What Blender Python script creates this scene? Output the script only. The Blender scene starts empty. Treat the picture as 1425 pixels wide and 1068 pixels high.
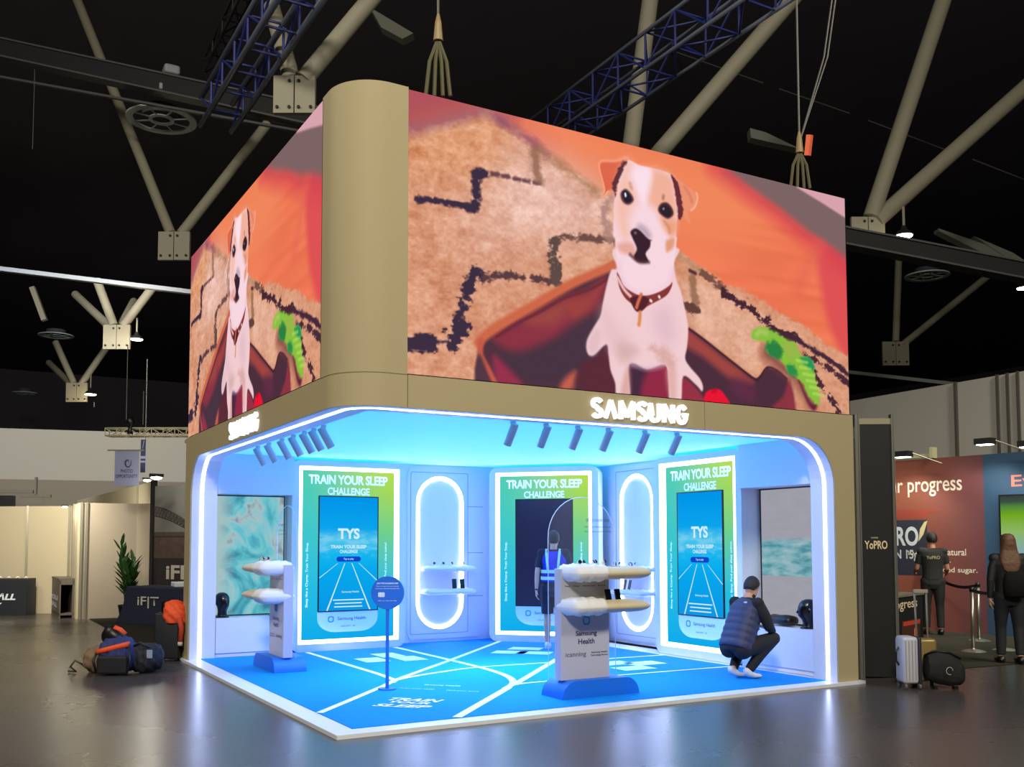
import bpy, bmesh, math, random
import numpy as np
from mathutils import Vector, Matrix, Euler
random.seed(7)
PI = math.pi
R = math.radians
scn = bpy.context.scene
COL = scn.collection

# ---------------------------------------------------------------- camera
cam_d = bpy.data.cameras.new('camera'); cam = bpy.data.objects.new('camera', cam_d); COL.objects.link(cam)
yaw, pitch, roll = 0.5224, 0.0594, -0.0019
F = Vector((math.sin(yaw)*math.cos(pitch), math.cos(yaw)*math.cos(pitch), math.sin(pitch)))
RT = Vector((math.cos(yaw), -math.sin(yaw), 0)); UP = RT.cross(F)
R2 = RT*math.cos(roll)+UP*math.sin(roll); U2 = -RT*math.sin(roll)+UP*math.cos(roll)
cam.matrix_world = Matrix(((R2.x, U2.x, -F.x, -2.8182), (R2.y, U2.y, -F.y, -7.7355), (R2.z, U2.z, -F.z, 1.6), (0, 0, 0, 1)))
cam_d.sensor_width = 36; cam_d.lens = 1355.56/1425*36
cam_d.shift_y = (676.08-534)/1425; cam_d.clip_end = 300
scn.camera = cam
scn.view_settings.view_transform = 'Standard'; scn.view_settings.look = 'None'
scn.view_settings.exposure = 0; scn.view_settings.gamma = 1; scn.view_settings.use_curve_mapping = False

# ---------------------------------------------------------------- world and hall light
w = bpy.data.worlds.new('hall_dark'); scn.world = w; w.use_nodes = True
w.node_tree.nodes['Background'].inputs[0].default_value = (0.55, 0.5, 0.5, 1)
w.node_tree.nodes['Background'].inputs[1].default_value = 0.035

def lamp(kind, loc, power, color, target=None, size=1.0, spot=None, blend=0.6):
    d = bpy.data.lights.new(kind.lower()+'_light', kind); d.energy = power; d.color = color
    if kind == 'AREA': d.shape = 'DISK'; d.size = size
    else: d.shadow_soft_size = size
    if kind == 'SPOT': d.spot_size = R(spot or 90); d.spot_blend = blend
    o = bpy.data.objects.new(d.name, d); COL.objects.link(o); o.location = loc
    if target is not None:
        o.rotation_euler = (Vector(target)-Vector(loc)).to_track_quat('-Z', 'Y').to_euler()
    return o
WARM = (1.0, 0.93, 0.76)
# unseen lamps added as hall light, without fixtures, in front of and beside the stand
lamp('AREA', (-9, -14, 13), 3050, WARM, (0, 0, 3), 3.0)
lamp('AREA', (8, -13, 13), 1100, WARM, (3, 0, 3), 3.0)
lamp('AREA', (-10, 6, 13), 750, (1, .92, .76), (-4, 9, 0), 3.0)
lamp('SPOT', (11, -6, 10), 2600, WARM, (12.5, 3, 1), 1.0, 62, .8)  # added spot, brightens the yoghurt booth
lamp('SPOT', (-2, 18, 11), 8500, (1, .95, .86), (2, 34, 4.2), 1.0, 84, .8)  # added spot, brightens the far wall only

# ---------------------------------------------------------------- helpers
def lin(c): return tuple(((x/255.0)/12.92 if x/255.0 <= .04045 else (((x/255.0)+.055)/1.055)**2.4) for x in c)
MATS = {}
def mat(name, rgb=(200, 200, 200), rough=0.5, metal=0.0, emit=None, strength=1.0, spec=0.5, alpha=1.0, noise=0.0, nscale=6.0, bump=0.0):
    if name in MATS: return MATS[name]
    m = bpy.data.materials.new(name); m.use_nodes = True; nt = m.node_tree; b = nt.nodes['Principled BSDF']
    c = lin(rgb)
    b.inputs['Base Color'].default_value = (*c, 1); b.inputs['Roughness'].default_value = rough
    b.inputs['Metallic'].default_value = metal; b.inputs['Specular IOR Level'].default_value = spec
    b.inputs['Alpha'].default_value = alpha
    if emit is not None:
        b.inputs['Emission Color'].default_value = (*lin(emit), 1); b.inputs['Emission Strength'].default_value = strength
    if noise or bump:
        tc = nt.nodes.new('ShaderNodeTexCoord'); nz = nt.nodes.new('ShaderNodeTexNoise')
        nz.inputs['Scale'].default_value = nscale; nz.inputs['Detail'].default_value = 5
        nt.links.new(tc.outputs['Object'], nz.inputs['Vector'])
        if noise:
            mx = nt.nodes.new('ShaderNodeMix'); mx.data_type = 'RGBA'
            mx.inputs['A'].default_value = (*[v*(1-noise) for v in c], 1); mx.inputs['B'].default_value = (*[min(1, v*(1+noise)) for v in c], 1)
            nt.links.new(nz.outputs['Fac'], mx.inputs['Factor']); nt.links.new(mx.outputs['Result'], b.inputs['Base Color'])
        if bump:
            bp = nt.nodes.new('ShaderNodeBump'); bp.inputs['Strength'].default_value = bump; bp.inputs['Distance'].default_value = 0.02
            nt.links.new(nz.outputs['Fac'], bp.inputs['Height']); nt.links.new(bp.outputs['Normal'], b.inputs['Normal'])
    MATS[name] = m; return m
def glow(name, rgb, strength=1.0):
    """a surface that only gives off light (lamp, screen)"""
    if name in MATS: return MATS[name]
    m = bpy.data.materials.new(name); m.use_nodes = True; nt = m.node_tree; nt.nodes.clear()
    e = nt.nodes.new('ShaderNodeEmission'); o = nt.nodes.new('ShaderNodeOutputMaterial')
    e.inputs[0].default_value = (*lin(rgb), 1); e.inputs[1].default_value = strength
    nt.links.new(e.outputs[0], o.inputs[0]); MATS[name] = m; return m
def glow_nodes(name):
    m = bpy.data.materials.new(name); m.use_nodes = True; nt = m.node_tree; nt.nodes.clear()
    e = nt.nodes.new('ShaderNodeEmission'); o = nt.nodes.new('ShaderNodeOutputMaterial'); nt.links.new(e.outputs[0], o.inputs[0])
    MATS[name] = m; return m, nt, e
def ramp(nt, fac, stops, interp='LINEAR'):
    r = nt.nodes.new('ShaderNodeValToRGB'); r.color_ramp.interpolation = interp
    el = r.color_ramp.elements
    while len(el) > 1: el.remove(el[-1])
    el[0].position = stops[0][0]; el[0].color = (*lin(stops[0][1]), 1)
    for p, c in stops[1:]:
        e = el.new(p); e.color = (*lin(c), 1)
    nt.links.new(fac, r.inputs[0]); return r.outputs[0]

class MB:
    """collects shapes into one mesh"""
    def __init__(s): s.bm = bmesh.new()
    def face(s, pts):
        try: return s.bm.faces.new([s.bm.verts.new(p) for p in pts])
        except ValueError: return None
    def box(s, x0, x1, y0, y1, z0, z1, M=None, bev=0):
        r = bmesh.ops.create_cube(s.bm, size=1)
        T = Matrix.Translation(((x0+x1)/2, (y0+y1)/2, (z0+z1)/2)) @ Matrix.Diagonal((abs(x1-x0), abs(y1-y0), abs(z1-z0), 1))
        bmesh.ops.transform(s.bm, matrix=T, verts=r['verts'])
        if bev:
            ed = {e for v in r['verts'] for e in v.link_edges}
            o = bmesh.ops.bevel(s.bm, geom=list(ed), offset=bev, segments=3, affect='EDGES', profile=0.5)
            vs = list({v for f in o['faces'] for v in f.verts} | {v for v in r['verts'] if v.is_valid})
        else: vs = r['verts']
        if M is not None: bmesh.ops.transform(s.bm, matrix=M, verts=vs)
        return s
    def prism(s, pts, axis, a, b, M=None):
        """closed outline pts (2D) extruded along axis from a to b"""
        def P(p, t):
            return {'x': (t, p[0], p[1]), 'y': (p[0], t, p[1]), 'z': (p[0], p[1], t)}[axis]
        A = [s.bm.verts.new(P(p, a)) for p in pts]; B = [s.bm.verts.new(P(p, b)) for p in pts]
        n = len(pts)
        fs = [s.bm.faces.new(A), s.bm.faces.new(B[::-1])]
        for i in range(n): fs.append(s.bm.faces.new([A[i], B[i], B[(i+1) % n], A[(i+1) % n]]))
        if M is not None: bmesh.ops.transform(s.bm, matrix=M, verts=A+B)
        bmesh.ops.recalc_face_normals(s.bm, faces=fs)
        return s
    def tube(s, pts, rad, n=8, caps=True, sc=(1, 1)):
        pts = [Vector(p) for p in pts]
        if not hasattr(rad, '__len__'): rad = [rad]*len(pts)
        rings = []; prev = None
        for i, p in enumerate(pts):
            t = (pts[min(i+1, len(pts)-1)]-pts[max(i-1, 0)]).normalized()
            if prev is None: u = t.orthogonal().normalized()
            else: u = (prev-t*prev.dot(t)).normalized()
            prev = u; v = t.cross(u)
            rings.append([s.bm.verts.new(p+(u*math.cos(k*2*PI/n)*sc[0]+v*math.sin(k*2*PI/n)*sc[1])*rad[i]) for k in range(n)])
        for a, b in zip(rings, rings[1:]):
            for k in range(n): s.bm.faces.new([a[k], a[(k+1) % n], b[(k+1) % n], b[k]])
        if caps: s.bm.faces.new(rings[0][::-1]); s.bm.faces.new(rings[-1])
        return s
    def loft(s, rings):
        """rings: lists of points, same count; closed with caps"""
        V = [[s.bm.verts.new(p) for p in r] for r in rings]; n = len(V[0])
        for a, b in zip(V, V[1:]):
            for k in range(n): s.bm.faces.new([a[k], a[(k+1) % n], b[(k+1) % n], b[k]])
        s.bm.faces.new(V[0][::-1]); s.bm.faces.new(V[-1]); return s
    def ball(s, c, r, sub=2, M=None):
        if not hasattr(r, '__len__'): r = (r, r, r)
        o = bmesh.ops.create_icosphere(s.bm, subdivisions=sub, radius=1)
        T = Matrix.Translation(c) @ (M.to_4x4() if M is not None else Matrix()) @ Matrix.Diagonal((*r, 1))
        bmesh.ops.transform(s.bm, matrix=T, verts=o['verts']); return s
    def lathe(s, prof, c=(0, 0, 0), n=24):
        rings = [[(c[0]+r*math.cos(k*2*PI/n), c[1]+r*math.sin(k*2*PI/n), c[2]+z) for k in range(n)] for r, z in prof]
        return s.loft(rings)
    def ribbon(s, pts, wd, z):
        P = [Vector((p[0], p[1])) for p in pts]; L = []
        for i, p in enumerate(P):
            t = (P[min(i+1, len(P)-1)]-P[max(i-1, 0)]).normalized(); nn = Vector((-t.y, t.x))*wd/2
            L.append((s.bm.verts.new((*(p+nn), z)), s.bm.verts.new((*(p-nn), z))))
        for a, b in zip(L, L[1:]): s.bm.faces.new([a[0], a[1], b[1], b[0]])
        return s
    def build(s, name, m, parent=None, smooth=False, M=None):
        if M is not None: bmesh.ops.transform(s.bm, matrix=M, verts=s.bm.verts[:])
        bmesh.ops.recalc_face_normals(s.bm, faces=s.bm.faces[:])
        me = bpy.data.meshes.new(name); s.bm.to_mesh(me); s.bm.free()
        if smooth:
            for p in me.polygons: p.use_smooth = True
        o = bpy.data.objects.new(name, me); COL.objects.link(o)
        if m is not None: me.materials.append(m)
        if parent is not None: o.parent = parent
        return o
def smart(o, deg=35):
    """smooth shading that keeps sharp edges"""
    me = o.data
    for p in me.polygons: p.use_smooth = True
    bm = bmesh.new(); bm.from_mesh(me)
    for e in bm.edges:
        if len(e.link_faces) == 2 and e.calc_face_angle(0) > R(deg): e.smooth = False
    bm.to_mesh(me); bm.free(); return o
def tag(o, label=None, cat=None, group=None, kind=None):
    if label: o['label'] = label
    if cat: o['category'] = cat
    if group: o['group'] = group
    if kind: o['kind'] = kind
    return o
def empty(name, loc=(0, 0, 0), rz=0.0, label=None, cat=None, group=None):
    o = bpy.data.objects.new(name, None); COL.objects.link(o); o.location = loc; o.rotation_euler = (0, 0, rz)
    o.empty_display_size = .1
    return tag(o, label, cat, group)
def copy_tree(o, parent=None):
    c = o.copy(); COL.objects.link(c)
    if parent is not None: c.parent = parent
    for ch in list(o.children): copy_tree(ch, c)
    return c
def rrect(x0, x1, z0, z1, r, n=6):
    out = []
    for cx, cz, a0 in ((x1-r, z1-r, 0), (x0+r, z1-r, 90), (x0+r, z0+r, 180), (x1-r, z0+r, 270)):
        for k in range(n+1):
            a = R(a0+90*k/n); out.append((cx+r*math.cos(a), cz+r*math.sin(a)))
    return out
def frame_ring(mb, outer, inner, axis_y0, axis_y1):
    """ring between two outlines with equal point counts, extruded in y"""
    n = len(outer); V = []
    for y in (axis_y0, axis_y1):
        V.append([mb.bm.verts.new((p[0], y, p[1])) for p in outer]); V.append([mb.bm.verts.new((p[0], y, p[1])) for p in inner])
    for i in range(n):
        j = (i+1) % n
        mb.bm.faces.new([V[0][i], V[0][j], V[1][j], V[1][i]]); mb.bm.faces.new([V[2][i], V[2][j], V[3][j], V[3][i]])
        mb.bm.faces.new([V[0][i], V[0][j], V[2][j], V[2][i]]); mb.bm.faces.new([V[1][i], V[1][j], V[3][j], V[3][i]])
    return mb
def frameM(origin, xdir, updir):
    """matrix whose local x runs along xdir, local y along updir, z out of the surface"""
    x = Vector(xdir).normalized(); u = Vector(updir); u = (u-x*u.dot(x)).normalized(); n = x.cross(u)
    return Matrix(((x.x, u.x, n.x, origin[0]), (x.y, u.y, n.y, origin[1]), (x.z, u.z, n.z, origin[2]), (0, 0, 0, 1)))
def text(name, body, M, width, height, m, parent=None, ext=0.002, bold=0.0, align='CENTER', shear=0.0, spacing=1.0):
    """lettering as a mesh, fitted to width x height, its centre (or left middle) at M's origin"""
    cu = bpy.data.curves.new(name, 'FONT'); cu.body = body; cu.size = 1; cu.extrude = 0; cu.offset = bold
    cu.align_x = 'CENTER'; cu.space_character = spacing; cu.shear = shear; cu.resolution_u = 4
    t = bpy.data.objects.new(name, cu); COL.objects.link(t)
    dg = bpy.context.evaluated_depsgraph_get(); me = bpy.data.meshes.new_from_object(t.evaluated_get(dg))
    bpy.data.objects.remove(t); bpy.data.curves.remove(cu)
    n = len(me.vertices); co = np.empty(n*3); me.vertices.foreach_get('co', co); co = co.reshape(-1, 3)
    lo = co.min(0); hi = co.max(0)
    sx = width/(hi[0]-lo[0]); sy = height/(hi[1]-lo[1]) if height else sx
    co[:, 0] = (co[:, 0]-(lo[0]+hi[0])/2)*sx + (width/2 if align == 'LEFT' else 0); co[:, 1] = (co[:, 1]-(lo[1]+hi[1])/2)*sy; co[:, 2] = 0
    me.vertices.foreach_set('co', co.ravel()); me.update()
    bm = bmesh.new(); bm.from_mesh(me)
    if ext > 0.004:
        g = bmesh.ops.extrude_face_region(bm, geom=bm.faces[:])
        bmesh.ops.translate(bm, vec=(0, 0, ext), verts=[v for v in g['geom'] if isinstance(v, bmesh.types.BMVert)])
    bmesh.ops.transform(bm, matrix=M, verts=bm.verts[:])
    bm.to_mesh(me); bm.free(); me.name = name
    me.materials.clear(); me.materials.append(m)
    o = bpy.data.objects.new(name, me); COL.objects.link(o)
    if parent is not None: o.parent = parent
    return o
def bake(o, mods):
    """apply modifiers without operators"""
    for kind, kw in mods:
        md = o.modifiers.new(kind, kind)
        for k, v in kw.items(): setattr(md, k, v)
    dg = bpy.context.evaluated_depsgraph_get(); dg.update()
    me = bpy.data.meshes.new_from_object(o.evaluated_get(dg)); old = o.data; mats = list(old.materials)
    o.modifiers.clear(); o.data = me; me.name = old.name
    if not me.materials:
        for mm in mats: me.materials.append(mm)
    bpy.data.meshes.remove(old); return o

# ---------------------------------------------------------------- materials
M_beige = mat('beige_panel', (174, 161, 127), 0.62, spec=.25)
M_white = mat('white_laminate', (225, 228, 240), 0.4)
M_whiteg = mat('white_gloss', (235, 238, 245), 0.25)
M_black = mat('black_satin', (18, 18, 20), 0.4)
M_dark = mat('dark_gap', (10, 12, 22), 0.7)
M_carpet = mat('blue_carpet', (8, 140, 238), 0.85, spec=0.15, noise=0.05, nscale=60)
M_mark = mat('white_marking', (232, 240, 250), 0.6)
M_strip = glow('strip_light', (192, 206, 255), 11.0)
M_kiosk_led = glow('panel_light', (196, 210, 255), 7.0)
M_oval_led = glow('oval_light', (198, 212, 255), 20)
M_sign = glow('sign_light', (250, 250, 255), 1.5)
M_alu = mat('brushed_aluminium', (170, 168, 160), 0.35, metal=0.85)
M_steel = mat('pale_painted_steel', (190, 186, 170), 0.5)
M_roof = mat('black_roof', (88, 82, 94), 0.9, spec=0.1)
M_blueprint = mat('print_navy', (30, 40, 80), 0.5)

# ---------------------------------------------------------------- the hall
fm = bpy.data.materials.new('polished_concrete'); fm.use_nodes = True; nt = fm.node_tree; b = nt.nodes['Principled BSDF']
tc = nt.nodes.new('ShaderNodeTexCoord'); n1 = nt.nodes.new('ShaderNodeTexNoise'); n1.inputs['Scale'].default_value = 0.35; n1.inputs['Detail'].default_value = 6
n2 = nt.nodes.new('ShaderNodeTexNoise'); n2.inputs['Scale'].default_value = 9; n2.inputs['Detail'].default_value = 8
nt.links.new(tc.outputs['Object'], n1.inputs['Vector']); nt.links.new(tc.outputs['Object'], n2.inputs['Vector'])
mx = nt.nodes.new('ShaderNodeMath'); mx.operation = 'MULTIPLY_ADD'; mx.inputs[1].default_value = 0.18
nt.links.new(n2.outputs['Fac'], mx.inputs[0]); nt.links.new(n1.outputs['Fac'], mx.inputs[2])
nt.links.new(ramp(nt, mx.outputs[0], [(0.3, (66, 61, 57)), (0.62, (77, 71, 67)), (0.9, (88, 81, 76))]), b.inputs['Base Color'])
rr = nt.nodes.new('ShaderNodeMapRange'); rr.inputs['To Min'].default_value = 0.2; rr.inputs['To Max'].default_value = 0.34
nt.links.new(n1.outputs['Fac'], rr.inputs['Value']); nt.links.new(rr.outputs[0], b.inputs['Roughness'])
bp = nt.nodes.new('ShaderNodeBump'); bp.inputs['Strength'].default_value = 0.03; bp.inputs['Distance'].default_value = 0.01
nt.links.new(n2.outputs['Fac'], bp.inputs['Height']); nt.links.new(bp.outputs['Normal'], b.inputs['Normal'])
b.inputs['Specular IOR Level'].default_value = 0.4
mb = MB(); mb.box(-60, 80, -20, 90, -0.2, 0.0); tag(mb.build('floor', fm), kind='structure')
mb = MB(); mb.box(-60, 80, -20, 90, 17, 17.2); tag(mb.build('ceiling', M_roof), kind='structure')
mb = MB(); mb.box(-60, 80, 88, 88.3, 0, 17); tag(mb.build('wall_back', M_roof), kind='structure')
mb = MB(); mb.box(78, 78.3, -20, 88, 0, 17); tag(mb.build('wall_right', M_roof), kind='structure')
mb = MB(); mb.box(-58, -57.7, -20, 88, 0, 17); tag(mb.build('wall_left', M_roof), kind='structure')

def upright(name, m, a, b_, z0, z1, th, parent=None, mats=None):
    """a vertical slab standing on the line a-b, thickness towards its back"""
    a = Vector(a[:2]); b_ = Vector(b_[:2]); d = (b_-a); n = Vector((-d.y, d.x)).normalized()
    if n.dot(a-Vector((-2.8, -7.7))) < 0: n = -n
    mb = MB(); mb.prism([tuple(a), tuple(b_), tuple(b_+n*th), tuple(a+n*th)], 'z', z0, z1)
    return mb.build(name, m, parent)

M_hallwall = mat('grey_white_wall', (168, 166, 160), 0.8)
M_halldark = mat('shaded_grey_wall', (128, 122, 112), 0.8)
pa = Vector((-2.61, 35.46, 2.10)); pb = Vector((6.01, 33.61, 2.12)); 
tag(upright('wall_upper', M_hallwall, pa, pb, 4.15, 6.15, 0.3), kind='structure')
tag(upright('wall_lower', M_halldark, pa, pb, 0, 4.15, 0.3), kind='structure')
qa = Vector((15.40, 8.46, 1.87)); qb = Vector((15.09, 2.98, 1.80))
wr = tag(upright('wall_partition', M_hallwall, qa, qb, 0, 4.92, 0.3), kind='structure')
M_seam = mat('dark_seam', (70, 68, 62), 0.8)
for i, (px) in enumerate([(15.17, 5.06, 0.00), (15.11, 4.09, 0.00), (15.10, 3.87, 0.00), (15.09, 3.65, 0.00)]):
    mb = MB(); c = Vector(px); tk = 0.03 if i == 0 else 0.018
    mb.box(c.x-tk, c.x+tk, c.y-0.03, c.y+0.02, 0, 4.93); tag(mb.build('trim_%d' % (i+1), M_seam), kind='structure')

# ---------------------------------------------------------------- the stand
booth = empty('exhibition_stand', (0, 0, 0), 0, 'large corner exhibition stand with beige fascia, rounded corner and glowing white light strip', 'exhibition stand')
X1, Y1, ZO, ZF, ZT = 6.18, 6.28, 2.78, 3.07, 5.62
XO, YO = 5.86, 5.94     # clear opening ends
RC = 0.42               # radius of the rounded corner in plan
def arc_plan(r, n=14): return [(RC-r*math.cos(R(90*k/n)), RC-r*math.sin(R(90*k/n))) for k in range(n+1)]   # from left face to right face
# platform
mb = MB(); mb.box(-0.04, 6.25, -0.04, 6.5, 0, 0.035); mb.build('platform', M_white, booth)
mb = MB(); mb.box(0.17, 5.84, 0.17, 6.45, 0.034, 0.042); mb.build('carpet', M_carpet, booth)
# floor lines
mb = MB()
def sm(pts, n=6):
    P = [Vector((*p, 0)) for p in pts]; out = []
    for i in range(len(P)-1):
        p0 = P[max(i-1, 0)]; p1 = P[i]; p2 = P[i+1]; p3 = P[min(i+2, len(P)-1)]
        for k in range(n):
            t = k/n; q = 0.5*((2*p1)+(p2-p0)*t+(2*p0-5*p1+4*p2-p3)*t*t+(3*p1-p0-3*p2+p3)*t**3); out.append((q.x, q.y))
    return out+[(P[-1].x, P[-1].y)]
zc = 0.0455
mb.ribbon([(0.17, 1.02), (0.59, 1.48), (1.35, 2.32), (1.61, 2.65), (1.94, 2.98), (2.99, 4.03), (4.85, 5.95)], .075, zc)
mb.ribbon(sm([(1.66, 5.95), (1.66, 4.4), (1.66, 3.3), (1.64, 2.9), (1.61, 2.65), (1.5, 2.48)]), .075, zc+.0003)
mb.ribbon(sm([(3.02, 5.95), (3.02, 4.2), (3.0, 3.24), (2.96, 2.7), (2.86, 2.2), (2.66, 1.76), (2.38, 1.45)]), .085, zc+.0006)
mb.ribbon([(2.45, 1.5), (1.16, .17)], .09, zc+.0009)
mb.ribbon(sm([(1.45, 2.45), (1.61, 2.63), (1.94, 2.84), (2.42, 3.04), (3.0, 3.2), (4.09, 3.14), (5.85, 3.06)]), .07, zc+.0012)
mb.ribbon([(2.6, 1.64), (4.35, 3.47), (5.5, 4.65)], .085, zc+.0015)
mb.ribbon(sm([(2.45, 1.5), (2.65, 1.66), (3.09, 1.70), (4.08, 1.69), (5.85, 1.63)]), .06, zc+.0018)
mb.build('floor_marking', M_mark, booth)
M_tile = mat('pale_floor_tile', (205, 232, 250), 0.6)
for cx, cy, a in ((2.12, 4.6, 0), (2.52, 5.02, 0), (2.62, 4.5, 0), (4.16, 4.45, 45), (4.6, 4.75, 45), (4.42, 4.2, 45), (4.6, 2.12, 90), (5.02, 2.45, 90), (4.66, 2.66, 90)):
    mb = MB(); T = Matrix.Translation((cx, cy, 0)) @ Matrix.Rotation(R(a), 4, 'Z')
    mb.box(-.17, .17, -.24, .24, .0455, .0485, T); mb.build('floor_tile', M_tile, booth)
fd = (1, -1, 0); fu = (1, 1, 0)
text('floor_lettering', 'TRAIN', frameM((1.24, 1.24, .047), fd, fu), .56, .17, M_mark, booth, .001, .03, shear=.25)
text('floor_lettering', 'YOUR', frameM((1.12, 1.12, .047), fd, fu), .42, .11, M_mark, booth, .001, .03, shear=.25)
text('floor_lettering', 'SLEEP', frameM((0.98, .98, .047), fd, fu), .58, .15, M_mark, booth, .001, .03, shear=.25)
text('floor_lettering', 'Samsung Health', frameM((1.9, 2.0, .047), fd, fu), .42, .07, M_mark, booth, .001, .02)
text('floor_lettering', 'Train your sleep', frameM((1.56, 1.92, .047), fd, fu), .4, .04, M_mark, booth, .001, .02)
text('floor_lettering', 'Find your pace', frameM((1.91, 1.53, .047), fd, fu), .36, .04, M_mark, booth, .001, .02)
# beige skin with the opening cut out, and its white reveal behind
def opening(end, xe, r=0.52, n=10):
    o = [(RC, ZO)]
    for k in range(n+1):
        a = R(90-90*k/n); o.append((end-r+r*math.cos(a), ZO-r+r*math.sin(a)))
    o.append((end, 0.035)); return o
for side, end, ext in (('y', XO, X1), ('x', YO, Y1)):
    oo = opening(end, ext)
    def poly(zt): return oo+[(ext, .035), (ext, zt), (RC, zt)]
    def strips(mb, y0, y1, zt):
        # one quad column per outline segment keeps every face planar and convex
        seg = oo
        for (xa, za), (xb, zb) in zip(seg[:-2], seg[1:-1]):
            mb.prism([(xa, za), (xb, zb), (xb, zt), (xa, zt)], side, y0, y1)
        mb.prism([(end, .035), (ext, .035), (ext, zt), (end, zt)], side, y0, y1)
    mb = MB(); strips(mb, 0.0, 0.02, ZF); mb.build('fascia', M_beige, booth)
    mb = MB(); strips(mb, 0.02, 0.36, 2.86); mb.build('reveal', M_white, booth)
# rounded corner of the fascia, its soffit and the column over it
def corner_wall(mb, r_out, r_in, z0, z1):
    A = arc_plan(r_out); B = arc_plan(r_in)
    for i in range(len(A)-1): mb.prism([A[i], A[i+1], B[i+1], B[i]], 'z', z0, z1)
mb = MB(); corner_wall(mb, RC, RC-.02, ZO, ZF); smart(mb.build('corner_fascia', M_beige, booth))
mb = MB(); corner_wall(mb, RC-.02, RC-.36, ZO, 2.86); mb.build('reveal', M_white, booth)
mb = MB(); P = arc_plan(RC); q = [(0, .587)]+P+[(.587, 0), (.587, .3), (.3, .587)]
mb.prism(q, 'z', ZF, ZT+.02); smart(mb.build('corner_column', M_beige, booth))
mb = MB(); g = .0012
for i in range(len(P)-1):
    a = Vector(P[i])-Vector((RC, RC)); c_ = Vector(P[i+1])-Vector((RC, RC)); s_ = (RC+g)/RC
    p = [(a*s_)+Vector((RC, RC)), (c_*s_)+Vector((RC, RC))]
    mb.face([(p[0].x, p[0].y, ZF-.004), (p[1].x, p[1].y, ZF-.004), (p[1].x, p[1].y, ZF+.003), (p[0].x, p[0].y, ZF+.003)])
mb.box(RC, .59, -g, 0.0, ZF-.004, ZF+.003); mb.box(-g, 0.0, RC, .59, ZF-.004, ZF+.003)
mb.box(.587, .594, -g, 0.0, ZO, ZF); mb.box(3.95, 3.955, -g, 0.0, ZO, ZF); mb.build('panel_seam', mat('seam_brown', (110, 100, 75), .7), booth)
# box behind the screens
mb = MB(); mb.box(.62, X1-.06, .10, .16, ZF-.02, ZT-.01); mb.box(.10, .16, .62, Y1-.06, ZF-.02, ZT-.01); mb.box(.3, X1-.06, .3, Y1-.06, ZT-.06, ZT-.02)
mb.box(X1-.08, X1-.02, .12, 6.5, ZF-.02, ZT-.01); mb.box(.12, X1-.06, 6.42, 6.5, ZF-.02, ZT-.01); mb.build('upper_housing', M_black, booth)
mb = MB(); mb.box(.4, X1-.005, .02, 6.5, ZF-.04, ZF-.001); mb.box(.02, .4, .4, 6.5, ZF-.04, ZF-.001); mb.build('upper_deck', M_beige, booth)
# ceiling inside
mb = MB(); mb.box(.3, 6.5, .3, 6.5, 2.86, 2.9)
M_ceil = mat('cyan_emissive_ceiling', (225, 235, 245), .7, emit=(30, 185, 252), strength=.82)  # even cyan emission added to the white ceiling
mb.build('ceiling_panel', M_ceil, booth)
# back walls
mb = MB(); mb.box(.3, 6.55, 6.42, 6.5, .04, 3.0); mb.box(6.42, 6.5, .34, 6.42, .04, 3.0); mb.build('back_wall', M_white, booth)
# light strip in the reveal
mb = MB()
for side, end in (('y', XO), ('x', YO)):
    oo = opening(end, 0); cx = sum(p[0] for p in oo)/len(oo)
    inner = []
    for i, p in enumerate(oo):
        a = Vector(oo[max(i-1, 0)]); c_ = Vector(oo[min(i+1, len(oo)-1)]); t = (c_-a).normalized(); nn = Vector((t.y, -t.x))
        if nn.dot(Vector((2.5, 1.2))-Vector(p)) < 0: nn = -nn
        inner.append(Vector(p)+nn*.006)
    for p, q in zip(inner, inner[1:]):
        if side == 'y': mb.face([(p.x, .13, p.y), (q.x, .13, q.y), (q.x, .172, q.y), (p.x, .172, p.y)])
        else: mb.face([(.13, p.x, p.y), (.13, q.x, q.y), (.172, q.x, q.y), (.172, p.x, p.y)])
A = arc_plan(RC-.13); B = arc_plan(RC-.172)
for i in range(len(A)-1): mb.face([(*A[i], ZO-.006), (*A[i+1], ZO-.006), (*B[i+1], ZO-.006), (*B[i], ZO-.006)])
mb.build('light_strip', M_strip, booth)
# company lettering, the A without its bar
def arc2(cx, cy, rx, ry, a0, a1, n=8): return [(cx+rx*math.cos(R(a0+(a1-a0)*k/n)), cy+ry*math.sin(R(a0+(a1-a0)*k/n))) for k in range(n+1)]
GLYPH = {'S': (.80, [arc2(.42, .72, .25, .155, 20, 180)+arc2(.42, .66, .25, .10, 180, 250)+arc2(.42, .34, .25, .10, 70, 0)+arc2(.42, .28, .25, .155, 0, -160)]),
 'A': (.92, [[(.13, .08), (.46, .88)], [(.46, .88), (.79, .08)]]), 'M': (1.12, [[(.17, .08), (.17, .9)], [(.17, .9), (.56, .2)], [(.56, .2), (.95, .9)], [(.95, .9), (.95, .08)]]),
 'U': (.88, [[(.16, .92), (.16, .36)]+arc2(.44, .36, .28, .24, 180, 360)+[(.72, .92)]]), 'N': (.92, [[(.17, .08), (.17, .92)], [(.17, .9), (.75, .1)], [(.75, .08), (.75, .92)]]),
 'G': (.90, [arc2(.45, .5, .29, .38, 40, 180)+arc2(.45, .5, .29, .38, 180, 330)+[(.74, .48), (.50, .48)]])}
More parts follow.
